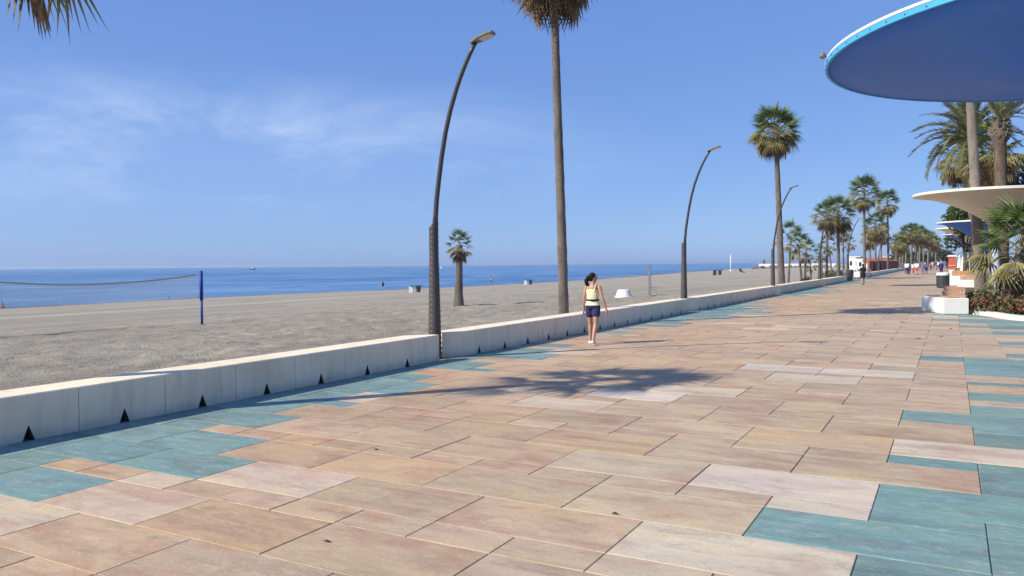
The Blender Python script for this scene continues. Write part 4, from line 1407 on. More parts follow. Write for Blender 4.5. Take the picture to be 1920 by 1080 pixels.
# ------------------------------------------------------------------ far beach buildings, brick wall, jetty
def house(name, label, x0, x1, y0, y1, z0, zt, wallm, roofm, pitched=False):
    t = thing(name, label, 'building', ((x0 + x1) / 2, (y0 + y1) / 2, z0))
    w, d, h = x1 - x0, y1 - y0, zt - z0
    mb = MB(); mb.box((0, 0, h / 2 - 0.2), (w, d, h + 0.4)); mb.build('wall', wallm, t)
    mb = MB()
    if pitched:
        mb.add([(-w / 2 - 0.3, -d / 2 - 0.3, h + 0.003), (w / 2 + 0.3, -d / 2 - 0.3, h + 0.003), (w / 2 + 0.3, d / 2 + 0.3, h + 0.003), (-w / 2 - 0.3, d / 2 + 0.3, h + 0.003), (-w / 2 - 0.3, 0, h + 0.9), (w / 2 + 0.3, 0, h + 0.9)],
               [(0, 1, 5, 4), (2, 3, 4, 5), (0, 4, 3), (1, 2, 5), (0, 3, 2, 1)])
    else:
        mb.box((0, 0, h + 0.083), (w + 0.3, d + 0.3, 0.16))
    mb.build('roof', roofm, t)
    n = max(1, int(w / 1.4))
    for i in range(n):
        mb = MB(); mb.box((-w / 2 + (i + 0.5) * w / n, -d / 2 - 0.01, h * 0.55), (0.7, 0.03, h * 0.4)); wi = mb.build('window', M['white_paint'], t)
        mb = MB(); mb.box((-w / 2 + (i + 0.5) * w / n, -d / 2 - 0.02, h * 0.55), (0.56, 0.03, h * 0.32)); mb.build('pane', M['glass_dark'], wi)
    mb = MB(); mb.box((w / 2 + 0.01, 0, h * 0.38), (0.03, 0.9, h * 0.76)); mb.build('door', M['green_roof'], t)
    return t


house('beach_bar', 'long white beach building left of the thin palm trunk', -23.1, -20.3, 220, 226, -0.6, 3.0, M['white_paint'], M['white_paint'])
house('beach_bar', 'smaller white beach building with a dark side near the person in black', -19.0, -17.4, 198, 202, -0.5, 2.6, M['white_paint'], M['lamp_dark'])
house('beach_hut', 'beach hut with a low red roof right of the person in black', -16.6, -14.0, 188, 192, -0.4, 1.7, M['white_paint'], M['redroof'], True)
house('beach_bar', 'distant building with a pale flat roof behind the red brick wall', -17.0, -14.5, 240, 246, -0.5, 2.9, M['redbrick'], M['white_paint'])
t = thing('brick_wall', 'long low terracotta wall behind the palm trunks beyond the far sea wall', 'wall', (-12.5, 150, -0.3))
for k_ in range(20):
    mb = MB(); mb.box((0.04 * k_, 2 + 4.2 * k_, 1.05), (0.18, 4.1, 2.1)); mb.build('wall_panel', M['redbrick'], t)
    mb = MB(); mb.box((0.04 * k_, -0.1 + 4.2 * k_, 1.15), (0.3, 0.3, 2.4)); mb.build('pillar', M['redbrick'], t)
mb = MB(); mb.box((0.4, 42, 2.16), (0.5, 84, 0.1), rz=-0.0095); mb.build('coping', M['redroof'], t)
for k_, (x, y) in enumerate([(-11.5, 104), (-13, 108)]):
    t = thing('low_shelter', ['low green boarded shelter left of the person in black', 'second low boarded shelter behind the bicycles'][k_], 'shelter', (x, y, 0), 0.1, 'low boarded shelters on the sand')
    mb = MB(); mb.box((0, 0, 0.78), (3.2, 1.2, 0.07)); mb.build('top_board', M['white_paint'] if k_ else M['green_roof'], t)
    for sx in (-1.4, 1.4):
        for sy in (-0.45, 0.45):
            mb = MB(); mb.box((sx, sy, 0.25), (0.08, 0.08, 1.0)); mb.build('leg', M['green_roof'], t)

# jetty of pale concrete with boulders along it
t = thing('jetty', 'low pale jetty with dark boulders reaching into the sea on the horizon', 'jetty', (-84, 520, SEA_Z))
mb = MB(); mb.box((0, 0, 1.2), (46, 3.5, 4.6)); mb.build('deck', M['kerb'], t)
mb = MB(); mb.box((-20, 0, 4.6), (1.2, 1.2, 2.2)); mb.box((-20, 0, 5.9), (0.7, 0.7, 0.5)); mb.build('beacon', M['lamp_dark'], t)
q = random.Random(9)
for k_ in range(60):
    mb = MB()
    mb.sphere((0, 0, 0), (q.uniform(0.8, 1.9), q.uniform(0.8, 1.6), q.uniform(0.5, 1.3)), 8)
    mb.v = [tuple(c * q.uniform(0.8, 1.15) for c in p) for p in mb.v]
    o = mb.build('boulder', M['rock'], t)
    o.location = (-25.5 + 52 * (k_ / 59) + q.uniform(-0.6, 0.6), -3.3 + q.uniform(-1.3, 0.6), 0.9 + q.uniform(-0.6, 0.9))

# ------------------------------------------------------------------ things on the beach
PA = Vector((-31.17, 25.9, bz(-31.17, 25.9))); PB = Vector((-33.2, 16.4, bz(-33.2, 16.4)))
t = thing('volleyball_net', 'beach volleyball net with tan top band and blue posts', 'net', (0, 0, 0))
for p in (PA, PB):
    mb = MB(); mb.tube([p + Vector((0, 0, -0.2)), p + Vector((0, 0, 1.2))], 0.06, 10); mb.tube([p + Vector((0, 0, 1.1)), p + Vector((0, 0, 2.5))], 0.085, 10); mb.build('post', M['blue_post'], t, True)
d = (PB - PA).normalized()
a = PA + d * 0.25; b = PB - d * 0.25
NN = 96
def net_pt(u, w):
    p = a.lerp(b, u)
    s = 0.30 * (1 - (2 * u - 1) ** 2)
    return p + Vector((0, 0, 2.30 - s - w * (1.05 - 0.22 * (1 - (2 * u - 1) ** 2))))
mb = MB()
for i in range(NN + 1):
    u = i / NN
    mb.tube([net_pt(u, 0), net_pt(u, 0.5), net_pt(u, 1)], 0.009, 3, cap=False)
for j in range(1, 11):
    mb.tube([net_pt(u, j / 10) for u in np.linspace(0, 1, 25)], 0.009 if j < 10 else 0.010, 3, cap=False)
tag(mb.build('net_mesh', M['net_cord'], t), kind='stuff')
mb = MB()
P = [net_pt(u, 0) for u in np.linspace(0, 1, 33)]
nr = Vector((-d.y, d.x, 0)) * 0.012
V = []
for p in P: V += [p + nr + Vector((0, 0, 0.035)), p + nr - Vector((0, 0, 0.028)), p - nr - Vector((0, 0, 0.028)), p - nr + Vector((0, 0, 0.035))]
mb.add(V, [(4 * i + j, 4 * i + (j + 1) % 4, 4 * i + 4 + (j + 1) % 4, 4 * i + 4 + j) for i in range(32) for j in range(4)])
mb.build('top_band', M['net_band'], t)
for p, e in ((PA, a), (PB, b)):
    for w in (0.0, 1.0):
        mb = MB(); mb.tube([p + Vector((0, 0, 2.33 - w * 1.1)), net_pt(0 if p is PA else 1, w)], 0.008, 5); mb.build('rope', M['net_cord'], t)


def beach_bin(label, x, y, s=1.0, single=False):
    t = thing('beach_bin', label, 'litter bin', (x, y, bz(x, y)), R(30), 'dark litter bins on the beach')
    mb = MB(); mb.lathe([(0.0, 0.0), (0.26 * s, 0.0), (0.32 * s, 0.85 * s), (0.30 * s, 0.86 * s), (0.26 * s, 0.3 * s), (0, 0.3 * s)], 16); mb.build('bucket', M['bin_dark'], t)
    mb = MB(); mb.box((-0.25 * s, 0, 0.93 * s), (1.75 * s, 0.7 * s, 0.07 * s)); mb.build('lid', M['bin_dark'], t)
    mb = MB(); mb.box((-0.95 * s, 0, 0.4 * s), (0.5 * s, 0.5 * s, 0.95 * s)); mb.build('box', M['white_paint'] if not single else M['bin_dark'], t)
    return t


beach_bin('dark beach bin with a wide lid left of the nearest lamp', -57.5, 80.2, 0.95)
beach_bin('dark beach bin with a wide lid right of the lone short palm', -71.3, 136.5, 1.0)
beach_bin('dark beach bin far off between second and third lamp', -55.2, 217.3, 1.5, True)
x, y = -19.9, 52.1
t = thing('concrete_tub', 'upturned white concrete tub on the sand right of the walking woman', 'tub', (x, y, bz(x, y)))
mb = MB(); mb.lathe([(0.62, -0.1), (0.60, 0.02), (0.42, 0.52), (0.36, 0.55), (0.0, 0.55)], 24); mb.build('body', M['white_conc'], t)
mb = MB(); mb.lathe([(0.60, 0.0), (0.64, 0.01), (0.635, 0.07), (0.59, 0.08)], 24); mb.build('rim', M['white_conc'], t)
x, y = -18.9, 54.6
t = thing('beach_shower', 'grey beach shower column with a side foot tap on the sand', 'shower', (x, y, bz(x, y)), R(20))
mb = MB(); mb.box((0, 0, 1.05), (0.16, 0.2, 2.5)); mb.build('column', M['steel'], t)
mb = MB(); mb.box((0.085, 0.0, 1.1), (0.03, 0.06, 2.1)); mb.build('panel', M['lamp_dark'], t)
mb = MB(); mb.tube([(0, -0.1, 2.15), (0, -0.35, 2.2), (0, -0.42, 2.12)], 0.025, 6); mb.build('shower_head', M['steel'], t)
mb = MB(); mb.tube([(0.08, 0, 0.62), (0.5, 0, 0.62), (0.5, 0, -0.05)], 0.03, 6); mb.tube([(0.08, 0, 0.45), (0.5, 0, 0.45)], 0.02, 6); mb.build('foot_tap', M['steel'], t)
t = thing('mast', 'tall white mast standing at the far water edge', 'mast', (-93.8, 390, -2.2))
mb = MB(); mb.tube([(0, 0, -0.5), (0, 0, 5), (0, 0, 7.6)], [0.28, 0.24, 0.18], 8); mb.build('pole', M['white_paint'], t, True)
mb = MB(); mb.box((0, 0, 0.2), (1.2, 1.2, 0.6)); mb.build('foot', M['kerb'], t)
mb = MB(); mb.sphere((0, 0, 7.7), 0.22, 8); mb.build('cap', M['white_paint'], t)
x, y = -56.8, 252
t = thing('deck_chair', 'dark folding beach chair out on the far sand', 'deck chair', (x, y, bz(x, y)), R(60))
mb = MB(); mb.box((0, 0, 0.45), (0.9, 1.3, 0.08), M=Matrix.Rotation(R(12), 3, 'X')); mb.build('seat', CL['black'], t)
mb = MB(); mb.box((0, 0.95, 0.9), (0.9, 1.2, 0.08), M=Matrix.Rotation(R(55), 3, 'X')); mb.build('backrest', CL['black'], t)
for sx in (-0.4, 0.4):
    mb = MB(); mb.tube([(sx, -0.6, 0), (sx, 0.7, 0.9)], 0.03, 5); mb.tube([(sx, 0.6, 0), (sx, -0.4, 0.5)], 0.03, 5); mb.build('leg', M['steel'], t)


def boat(label, x, y, s, rz, hull):
    t = thing('boat', label, 'boat', (x, y, SEA_Z), rz, 'boats out at sea')
    prof = [(-2.2, 0.75), (-1.0, 0.9), (0.6, 0.85), (1.7, 0.45), (2.5, 0.02)]
    V, F = [], []
    for px, w in prof: V += [(px * s, -w * s, 0.75 * s), (px * s * 0.95, -w * 0.6 * s, -0.2 * s), (px * s * 0.95, w * 0.6 * s, -0.2 * s), (px * s, w * s, 0.75 * s)]
    F = [(4 * i + j, 4 * i + j + 1, 4 * i + 5 + j, 4 * i + 4 + j) for i in range(4) for j in range(3)] + [(0, 3, 2, 1)] + [(4 * i, 4 * i + 4, 4 * i + 7, 4 * i + 3) for i in range(4)]
    obj('hull', V, F, hull, t)
    mb = MB(); mb.box((-0.3 * s, 0, 1.15 * s), (1.3 * s, 1.1 * s, 0.8 * s)); mb.build('cabin', M['white_paint'], t)
    mb = MB(); mb.box((0.36 * s, 0, 1.25 * s), (0.03 * s, 0.9 * s, 0.4 * s)); mb.build('windscreen', M['glass_dark'], t)
    return t


boat('small dark boat on the horizon right of the volleyball post', -900, 840, 2.0, 0.4, M['boat_dark'])
boat('small white and blue boat on the horizon left of the nearest lamp', -560, 830, 1.7, 2.2, M['white_paint'])


# ------------------------------------------------------------------ bicycles
def bicycle(label, loc, rz, lean, frame):
    t = thing('bicycle', label, 'bicycle', loc, rz, 'bicycles parked at the gap in the wall')
    t.rotation_euler = (R(lean), 0, rz)
    for x in (0, 1.02):
        mb = MB()
        mb.tube([(x + 0.33 * math.cos(a), 0, 0.34 + 0.33 * math.sin(a)) for a in np.linspace(0, 2 * math.pi, 25)], 0.022, 6, cap=False)
        w = mb.build('wheel', M['rubber'], t)
        mb = MB()
        for a in np.linspace(0, 2 * math.pi, 13)[:-1]: mb.tube([(x, 0, 0.34), (x + 0.32 * math.cos(a), 0, 0.34 + 0.32 * math.sin(a))], 0.004, 3)
        mb.build('spokes', M['steel'], w)
    mb = MB()
    for p in ([(0, 0, 0.34), (0.42, 0, 0.30)], [(0.42, 0, 0.30), (0.28, 0, 0.85)], [(0, 0, 0.34), (0.30, 0, 0.78)], [(0.42, 0, 0.30), (0.85, 0, 0.72)], [(0.30, 0, 0.78), (0.84, 0, 0.78)], [(0.81, 0, 0.92), (1.02, 0, 0.34)]):
        mb.tube(p, 0.02, 6)
    mb.build('frame', frame, t)
    mb = MB(); mb.tube([(0.80, -0.28, 0.98), (0.84, -0.1, 1.0), (0.84, 0.1, 1.0), (0.80, 0.28, 0.98)], 0.015, 6); mb.build('handlebar', M['steel'], t)
    mb = MB(); mb.sphere((0.25, 0, 0.90), (0.14, 0.07, 0.035), 8); mb.build('saddle', M['black'], t, True)
    mb = MB(); mb.box((0.98, 0, 0.90), (0.3, 0.34, 0.24)); mb.build('basket', M['white_paint'], t)
    return t


bicycle('white bicycle parked left of the person in black', (-9.0, 90, 0), R(60), 8, M['white_paint'])
bicycle('grey bicycle parked behind the white one by the round planter', (-9.3, 87.0, 0), R(70), -6, M['steel'])
bicycle('third bicycle leaning nearest the person in black', (-8.5, 92.5, 0), R(45), 10, M['white_paint'])


# ------------------------------------------------------------------ people
def remeshed(name, mb, vox, mat, parent, it=3):
    me = new_mesh(name, mb.v, mb.f, mat)
    o = bpy.data.objects.new('tmp', me)
    C.objects.link(o)
    m = o.modifiers.new('r', 'REMESH'); m.mode = 'VOXEL'; m.voxel_size = vox; m.use_smooth_shade = True
    m2 = o.modifiers.new('s', 'SMOOTH'); m2.factor = 0.5; m2.iterations = it
    dg = bpy.context.evaluated_depsgraph_get()
    res = bpy.data.meshes.new_from_object(o.evaluated_get(dg))
    bpy.data.objects.remove(o); bpy.data.meshes.remove(me)
    res.name = name
    if not res.materials: res.materials.append(mat)
    res.polygons.foreach_set('use_smooth', [True] * len(res.polygons))
    return link(name, res, parent)


def limb(mb, pts, rad, n=10):
    mb.tube(pts, rad, n)
    for p, r_ in zip(pts, rad): mb.sphere(p, r_ * 1.0, 8)


def ringloft(mb, rings, n=16):
    """rings: (cx, cy, z, rx, ry)"""
    base = len(mb.v)
    for cx, cy, z, rx, ry in rings:
        for k_ in range(n):
            a = 2 * math.pi * k_ / n
            mb.v.append((cx + rx * math.cos(a), cy + ry * math.sin(a), z))
    for i in range(len(rings) - 1):
        for k_ in range(n):
            j = (k_ + 1) % n
            mb.f.append((base + i * n + k_, base + i * n + j, base + (i + 1) * n + j, base + (i + 1) * n + k_)); mb.m.append(0)
    mb.f.append(tuple(base + k_ for k_ in range(n))[::-1]); mb.m.append(0)
    e = base + (len(rings) - 1) * n
    mb.f.append(tuple(e + k_ for k_ in range(n))); mb.m.append(0)


def person(label, loc, heading, h=1.68, stride=0.35, top=None, bottom=None, blen='short', sleeves=0.0, hair='hair', longhair=False, hat=None, skin='skin', shoes='white', vox=0.022, arms=(0.35, -0.35), armout=(0.08, 0.08), head_turn=0.0, female=True, belt=None, group=None, fine=False, build=1.0, straps=False, sleeve_len=None):
    """faces local +y; stride is the half angle between the legs"""
    t = thing('person', label, 'person', loc, heading, group)
    s = h / 1.70
    t.scale = (s, s, s)
    B = build
    sh = 0.165 if female else 0.19
    hipw = 0.088
    # legs
    def leg(side, ang, bend):
        hip = Vector((side * hipw, 0, 0.90))
        kn = hip + Vector((side * 0.004, math.sin(ang) * 0.42, -math.cos(ang) * 0.42))
        an = kn + Vector((0, math.sin(ang - bend) * 0.40, -math.cos(ang - bend) * 0.40))
        return hip, kn, an
    bk, fr = (0.28, 0.10) if abs(stride) > 0.05 else (0.02, 0.02)
    LL = leg(-1, -stride, bk if stride > 0 else fr)
    RL = leg(1, stride, fr if stride > 0 else bk)
    drop = min(LL[2].z, RL[2].z) - 0.085
    dz = Vector((0, 0, -drop))
    LL = [p + dz for p in LL]; RL = [p + dz for p in RL]
    Z = -drop
    body = MB()
    tr = [(0, 0, 0.84, 0.13, 0.095), (0, -0.012, 0.90, 0.168, 0.118), (0, -0.005, 0.98, 0.152, 0.105), (0, 0.0, 1.07, 0.125 if female else 0.145, 0.09), (0, 0.0, 1.18, 0.138 if female else 0.16, 0.098), (0, 0.005, 1.28, 0.15 if female else 0.175, 0.105), (0, 0, 1.36, 0.150 if female else 0.18, 0.088), (0, 0, 1.405, 0.10, 0.068), (0, 0.004, 1.435, 0.055, 0.055)]
    tr = [(a, b, c + Z, d * B, e * B) for a, b, c, d, e in tr]
    ringloft(body, tr)
    limb(body, [(0, 0.0, 1.40 + Z), (0, 0.015, 1.49 + Z)], [0.052, 0.047])
    for hip, kn, an in (LL, RL):
        mid = hip.lerp(kn, 0.45); calf = kn.lerp(an, 0.33)
        limb(body, [hip, mid, kn, calf, an], [0.088 * B, 0.074 * B, 0.052, 0.055, 0.036])
        ft = an + Vector((0, 0.0, -0.045))
        limb(body, [ft + Vector((0, -0.035, 0.0)), ft + Vector((0, 0.06, -0.01)), ft + Vector((0, 0.13, -0.022))], [0.034, 0.036, 0.022])
    arms_j = []
    for side, ang, out in ((-1, arms[0], armout[0]), (1, arms[1], armout[1])):
        shd = Vector((side * sh, 0, 1.365 + Z))
        el = shd + Vector((side * (math.sin(out) * 0.28 + 0.012), math.sin(ang) * 0.28, -math.cos(ang) * math.cos(out) * 0.28))
        a2 = ang + 0.28
        wr = el + Vector((side * math.sin(out) * 0.22, math.sin(a2) * 0.235, -math.cos(a2) * 0.235))
        arms_j.append((shd, el, wr))
        limb(body, [shd, shd.lerp(el, 0.5), el, el.lerp(wr, 0.35), wr], [0.047, 0.042, 0.034, 0.035, 0.023])
        hd = (wr - el).normalized()
        palm = wr + hd * 0.055
        limb(body, [wr, palm, wr + hd * 0.085], [0.022, 0.030, 0.027])
        if fine:
            fw_ = Vector((0, 1, 0)); fw_ = (fw_ - hd * fw_.dot(hd)).normalized()
            inn = hd.cross(fw_) * side
            for k_, (o_, ll) in enumerate(((-0.028, 0.055), (-0.010, 0.07), (0.009, 0.075), (0.027, 0.066))):
                b0 = wr + hd * 0.085 + fw_ * o_
                b1 = b0 + hd * ll * 0.55 + fw_ * o_ * 0.25
                b2 = b1 + hd * ll * 0.45 - inn * 0.014
                limb(body, [b0, b1, b2], [0.0115, 0.0105, 0.0085], 8)
            th = wr + hd * 0.03 + fw_ * 0.03
            limb(body, [th, th + hd * 0.03 + fw_ * 0.022, th + hd * 0.062 + fw_ * 0.026], [0.0135, 0.0125, 0.010], 8)
    # head
    hc = Vector((0, 0.03, 1.585 + Z))
    Rm = Matrix.Rotation(-head_turn, 3, 'Z')
    def hp(x, y, z): return hc + Rm @ Vector((x, y, z))
    hm = MB()
    ringloft(hm, [(0, 0.02, -0.115, 0.035, 0.04), (0, 0.018, -0.085, 0.052, 0.066), (0, 0.008, -0.04, 0.066, 0.085), (0, 0, 0.01, 0.074, 0.096), (0, -0.006, 0.055, 0.072, 0.092), (0, -0.008, 0.09, 0.054, 0.070), (0, -0.008, 0.112, 0.025, 0.034)], 16)
    hm.sphere((0, 0.098, -0.022), (0.013, 0.018, 0.02), 8)
    hm.sphere((0, 0.092, 0.0), (0.009, 0.012, 0.025), 8)
    hm.sphere((0, 0.078, -0.066), (0.024, 0.014, 0.009), 8)
    for sx in (-1, 1):
        hm.sphere((sx * 0.074, -0.005, -0.012), (0.012, 0.02, 0.03), 8)
        hm.sphere((sx * 0.03, 0.083, 0.018), (0.02, 0.012, 0.007), 8)
    n0 = len(body.v)
    body.v += [tuple(hc + Rm @ Vector(p)) for p in hm.v]
    body.f += [tuple(a + n0 for a in q_) for q_ in hm.f]; body.m += hm.m
    bo = remeshed('body', body, vox * (0.42 if fine else 1.0), M[skin], t, 3 if fine else 1)
    if fine:
        for sx in (-1, 1):
            mb = MB(); c_ = hp(sx * 0.03, 0.087, 0.005); mb.sphere(c_, 0.010, 8); mb.build('eye', M['black'], t, True)
    # hair
    hr = MB()
    def hsph(c_, r_):
        hr.sphere(hp(*c_), r_, 12)
    hsph((0, -0.018, 0.035), (0.083, 0.098, 0.092))
    hsph((0, -0.055, -0.02), (0.070, 0.060, 0.075))
    if longhair:
        hsph((-0.01, -0.115, 0.015), 0.042)
        limb(hr, [hp(-0.015, -0.135, 0.0), hp(-0.02, -0.165, -0.07), hp(-0.01, -0.15, -0.15), hp(0, -0.125, -0.225)], [0.038, 0.055, 0.048, 0.02])
    remeshed('hair', hr, vox * 0.6, M[hair], t, 1)
    if hat:
        mb = MB()
        c_ = hc + Vector((0, 0, 0.062))
        mb.sphere(hp(0, -0.006, 0.062), (0.092, 0.107, 0.072), 12)
        f0 = [hp(0.075, 0.06, 0.055), hp(0.06, 0.16, 0.045), hp(-0.06, 0.16, 0.045), hp(-0.075, 0.06, 0.055)]
        mb.add([tuple(p) for p in f0] + [tuple(p + Vector((0, 0, 0.012))) for p in f0], [(0, 1, 2, 3), (7, 6, 5, 4), (0, 4, 5, 1), (1, 5, 6, 2), (2, 6, 7, 3), (3, 7, 4, 0)])
        mb.build('cap', CL[hat], t, True)
    # clothes
    if top:
        cb = MB()
        i_ = 0.012
        lo = 0.93 + Z
        rr = [(a, b, c, d + i_, e + i_) for a, b, c, d, e in tr if c > lo - 0.05]
        if straps:
            rr = [q_ for q_ in rr if q_[2] < 1.30 + Z]
            rr.append((0, 0.004, 1.315 + Z, 0.128, 0.098))
        rr[0] = (rr[0][0], rr[0][1], lo, rr[0][3] + 0.008, rr[0][4] + 0.008)
        ringloft(cb, rr if straps else rr[:-1])
        if straps:
            for sx in (-1, 1):
                limb(cb, [(sx * 0.085, 0.098, 1.28 + Z), (sx * 0.098, 0.07, 1.39 + Z), (sx * 0.10, 0.0, 1.425 + Z), (sx * 0.098, -0.07, 1.385 + Z), (sx * 0.085, -0.10, 1.28 + Z)], [0.014] * 5, 6)
        if sleeves > 0:
            for shd, el, wr in arms_j:
                pts = [shd + Vector((0, 0, 0.0)), shd.lerp(el, min(1, sleeves))] if sleeves <= 1 else [shd, el, el.lerp(wr, sleeves - 1)]
                limb(cb, pts, [0.060, 0.055, 0.042][:len(pts)])
        remeshed('shirt', cb, vox * 0.6, CL[top], t, 2)
    if bottom:
        cb = MB()
        ringloft(cb, [(a, b, c, d + 0.012, e + 0.012) for a, b, c, d, e in tr if 0.83 < c - Z < 1.0])
        if blen == 'skirt':
            ringloft(cb, [(0, 0, 0.56 + Z, 0.20, 0.17), (0, 0, 0.75 + Z, 0.19, 0.145), (0, -0.01, 0.92 + Z, 0.18, 0.128)])
        else:
            for hip, kn, an in (LL, RL):
                if blen == 'short':
                    limb(cb, [hip, hip.lerp(kn, 0.42)], [0.102 * B, 0.104 * B])
                elif blen == 'knee':
                    limb(cb, [hip, hip.lerp(kn, 0.9)], [0.100 * B, 0.082 * B])
                else:
                    limb(cb, [hip, kn, an + Vector((0, 0, 0.02))], [0.100 * B, 0.074, 0.062])
        remeshed('trousers' if blen == 'long' else ('skirt' if blen == 'skirt' else 'shorts'), cb, vox * 0.6, CL[bottom], t, 2)
    if belt:
        mb = MB()
        z = 1.055 + Z
        mb.lathe([(0.150, z - 0.020), (0.157, z - 0.02), (0.157, z + 0.02), (0.150, z + 0.02)], 24, closed=True)
        mb.v = [(x, y * 0.75, zz) for x, y, zz in mb.v]
        bo_ = mb.build('belt', CL[belt], t)
        mb = MB(); mb.sphere((0.02, -0.122, z), (0.06, 0.022, 0.026), 8); mb.build('pouch', CL[belt], t, True)
    if shoes:
        for hip, kn, an in (LL, RL):
            cb = MB()
            ft = an + Vector((0, 0, -0.045))
            limb(cb, [ft + Vector((0, -0.045, -0.002)), ft + Vector((0, 0.05, -0.006)), ft + Vector((0, 0.14, -0.018))], [0.042, 0.043, 0.030])
            mb2 = cb
            remeshed('shoe', mb2, vox * 0.5, CL[shoes], t, 1)
    return t


person('woman in lemon yellow vest and navy shorts walking beside the white wall', (-7.0, 16.4, 0), R(2), 1.60, -0.15, 'lemon', 'navy', 'short', longhair=True, shoes='white', vox=0.016, arms=(-0.10, -0.12), armout=(0.12, 0.30), head_turn=R(50), belt='black', fine=True, straps=True)
person('person in black dress walking by the bicycles carrying a white bag', (-5.97, 67.1, 0), R(20), 1.62, 0.12, 'black', 'black', 'skirt', 0.9, longhair=True, shoes='black', arms=(0.2, -0.2))
t = thing('tote_bag', 'white tote bag carried by the person in black', 'bag', (-6.35, 66.95, 0), 0)
mb = MB(); mb.prism([(-0.24, -0.05), (0.17, -0.05), (0.17, 0.05), (-0.24, 0.05)], 0.62, 0.98); mb.build('pouch', M['canvas'], t)
for sy in (-0.035, 0.035):
    mb = MB(); mb.tube([(-0.15, sy, 0.97), (-0.02, sy, 1.18), (0.1, sy, 0.97)], 0.01, 5); mb.build('handle', M['canvas'], t)
GRP = 'walkers in the middle of the promenade'
WK = [('walker in white shirt and dark trousers, leftmost of the group', -5.18, 118.7, 1.74, 'white', 'navy', 'long', 0.9, 'hair', False, False),
      ('walker in dark blue behind the leftmost white shirt', -5.0, 121.5, 1.70, 'denim', 'navy', 'long', 0.9, 'hair', False, True),
      ('walker in white shirt and salmon trousers, third from left of the group', -4.55, 121.5, 1.66, 'white', 'salmon', 'long', 0.9, 'hair', True, True),
      ('walker in pale shirt with coral shorts in the middle of the group', -4.05, 120.5, 1.76, 'white', 'coral', 'knee', 0.9, 'hair', False, False),
      ('walker all in white right of the coral shorts', -3.5, 126.5, 1.72, 'white', 'white', 'knee', 0.5, 'hair_grey', False, True),
      ('walker in lavender top and purple skirt, rightmost of the group', -2.98, 124.5, 1.66, 'lavender', 'purple', 'skirt', 0.5, 'hair', True, True)]
for k_, (lb, x, y, h, tp, bt, bl, sl, hr, lg, fem) in enumerate(WK):
    person(lb, (x, y, 0), R((-8, 5, 3, -5, 8, 0)[k_]), h, (0.22, 0.1, 0.24, 0.2, 0.15, 0.2)[k_], tp, bt, bl, sl, hr, lg, None, 'skin2' if k_ % 2 else 'skin', 'black' if k_ % 2 else 'white', 0.03, female=fem, group=GRP)
person('man in dark clothes and white cap walking at the right edge near the bin', (-1.05, 112.0, 0), R(178), 1.80, 0.15, 'navy', 'navy', 'long', 1.8, 'hair_grey', False, 'white', shoes='black', vox=0.03, female=False, build=1.08)
FARP = [('distant stroller in white left of the man in dark clothes', -4.3, 165, 'white', 'grey'), ('distant stroller with a red top behind the group', -3.4, 172, 'red', 'denim'), ('distant stroller in a pale shirt nearest the far grove', -3.9, 215, 'white', 'beige'), ('distant stroller in black between two white shirts', -2.6, 180, 'black', 'grey'), ('distant stroller in white right behind the lavender top', -2.4, 195, 'white', 'denim')]
for k_, (lb, x, y, tp, bt) in enumerate(FARP):
    person(lb, (x, y, 0), R((170, 5, 180, 0, 175)[k_]), 1.7, 0.2, tp, bt, 'long' if k_ % 2 else 'knee', 0.6, vox=0.05, shoes='white', group='distant strollers', skin='skin2')
BP = [('dark runner at the water edge left of the nearest lamp', -91.5, 116.5, 1.7, 0.5, 'black', 'black', 60), ('walker at the water edge right of the lone short palm', -90.5, 154, 1.75, 0.2, None, 'denim', 10), ('pale bather at the water edge near the tall cut off palm', -90.0, 212, 1.75, 0.2, 'white', 'beige', 190)]
for k_, (lb, x, y, h, st, tp, bt, hd) in enumerate(BP):
    person(lb, (x, y, bz(x, y)), R(hd), h, st, tp, bt, 'short', 0.3, vox=0.04, shoes=None, group='people at the water edge')
for k_, (x, y, lb) in enumerate([(-104, 300, 'bather in the distance behind the beach shower'), (-110, 352, 'bather in the far shallows left of the second lamp'), (-113, 372, 'bather in the far shallows right beside the second lamp')]):
    person(lb, (x, y, SEA_Z - 0.3), R(40 * k_), 1.75, 0.1, None, 'teal', 'short', vox=0.06, shoes=None, group='people at the water edge')


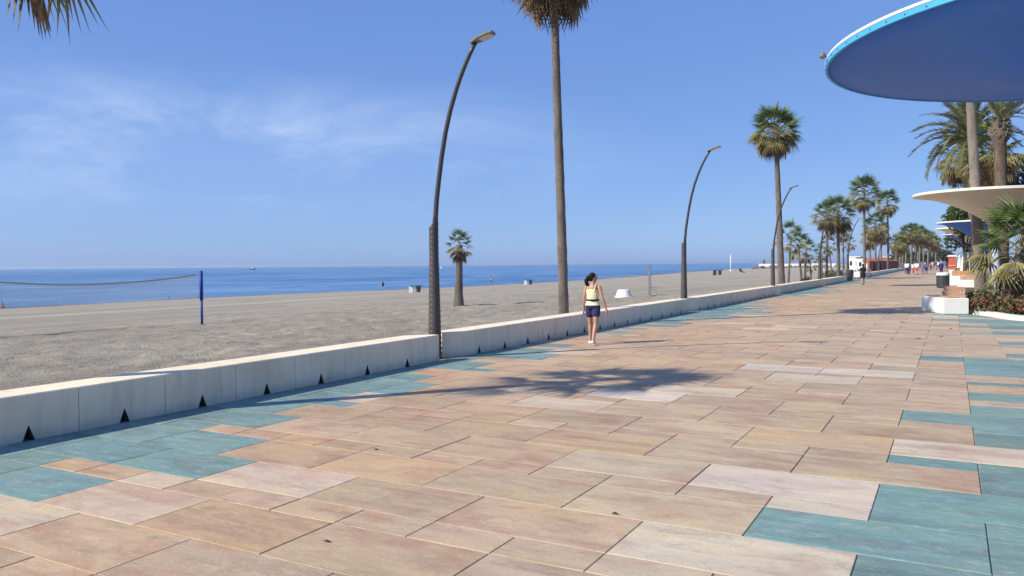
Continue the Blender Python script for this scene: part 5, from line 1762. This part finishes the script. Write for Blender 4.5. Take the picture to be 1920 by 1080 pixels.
def seated(label, loc, rz, skin='skin2'):
    """someone sitting on the sand with knees drawn up"""
    t = thing('person', label, 'person', loc, rz)
    b = MB()
    ringloft(b, [(0, 0, 0.03, 0.17, 0.14), (0, 0.0, 0.14, 0.16, 0.12), (0, 0.03, 0.32, 0.13, 0.10), (0, 0.07, 0.48, 0.165, 0.10), (0, 0.09, 0.57, 0.10, 0.07)])
    limb(b, [(0, 0.09, 0.56), (0, 0.12, 0.64)], [0.05, 0.047])
    ringloft(b, [(0, 0.15, 0.63, 0.04, 0.05), (0, 0.14, 0.72, 0.075, 0.095), (0, 0.135, 0.80, 0.055, 0.07), (0, 0.135, 0.825, 0.02, 0.03)])
    for sx in (-1, 1):
        limb(b, [(sx * 0.1, 0.02, 0.09), (sx * 0.13, 0.36, 0.42), (sx * 0.12, 0.52, 0.06), (sx * 0.12, 0.68, 0.04)], [0.085, 0.055, 0.04, 0.03])
        limb(b, [(sx * 0.19, 0.08, 0.52), (sx * 0.22, 0.24, 0.34), (sx * 0.06, 0.42, 0.34)], [0.045, 0.036, 0.028])
    remeshed('body', b, 0.028, M[skin], t, 1)
    b = MB(); b.sphere((0, 0.12, 0.76), (0.083, 0.095, 0.085), 10); b.build('hair', M['hair'], t, True)
    b = MB(); ringloft(b, [(0, 0, 0.02, 0.185, 0.155), (0, 0.0, 0.14, 0.175, 0.135), (0, 0.01, 0.2, 0.16, 0.12)]); b.build('shorts', CL['denim'], t, True)
    return t


seated('person sitting at the water edge at the left edge of the picture', (-91.5, 49.5, bz(-91.5, 49.5) + 0.05), R(110))
t = thing('person', 'swimmer whose dark head shows in the water behind the net', 'person', (-97, 75, SEA_Z))
b = MB()
ringloft(b, [(0, 0, -0.3, 0.17, 0.11), (0, 0, -0.06, 0.18, 0.1), (0, 0, 0.02, 0.07, 0.06), (0, 0.02, 0.08, 0.06, 0.08), (0, 0.01, 0.2, 0.078, 0.098), (0, 0, 0.3, 0.05, 0.06)])
remeshed('body', b, 0.03, M['skin'], t, 1)
b = MB(); b.sphere((0, -0.01, 0.22), (0.09, 0.105, 0.10), 10); b.build('hair', M['hair'], t, True)

# ------------------------------------------------------------------ litter on the slabs
LEAVES = [(-2.4, 3.4), (-0.65, 20.7), (-0.2, 21.5), (-3.55, 3.9), (-4.9, 6.1), (-1.25, 26.0), (-2.1, 5.3), (0.0, 24.0)]
q = random.Random(3)
for k_, (x, y) in enumerate(LEAVES):
    s = 0.03 if y < 10 else 0.09
    V = [(-s, 0, 0.004), (0, -s * 0.5, 0.012), (s, 0.0, 0.006), (0, s * 0.5, 0.016), (0, 0, 0.003)]
    o = obj('dry_leaf', V, [(0, 1, 4), (1, 2, 4), (2, 3, 4), (3, 0, 4)], M['dry_leaf'], loc=(x, y, 0.002), rot=(0, 0, q.uniform(0, 6)))
    tag(o, 'small dry curled leaf lying on the sandy slabs', 'leaf', 'dry leaves on the slabs')
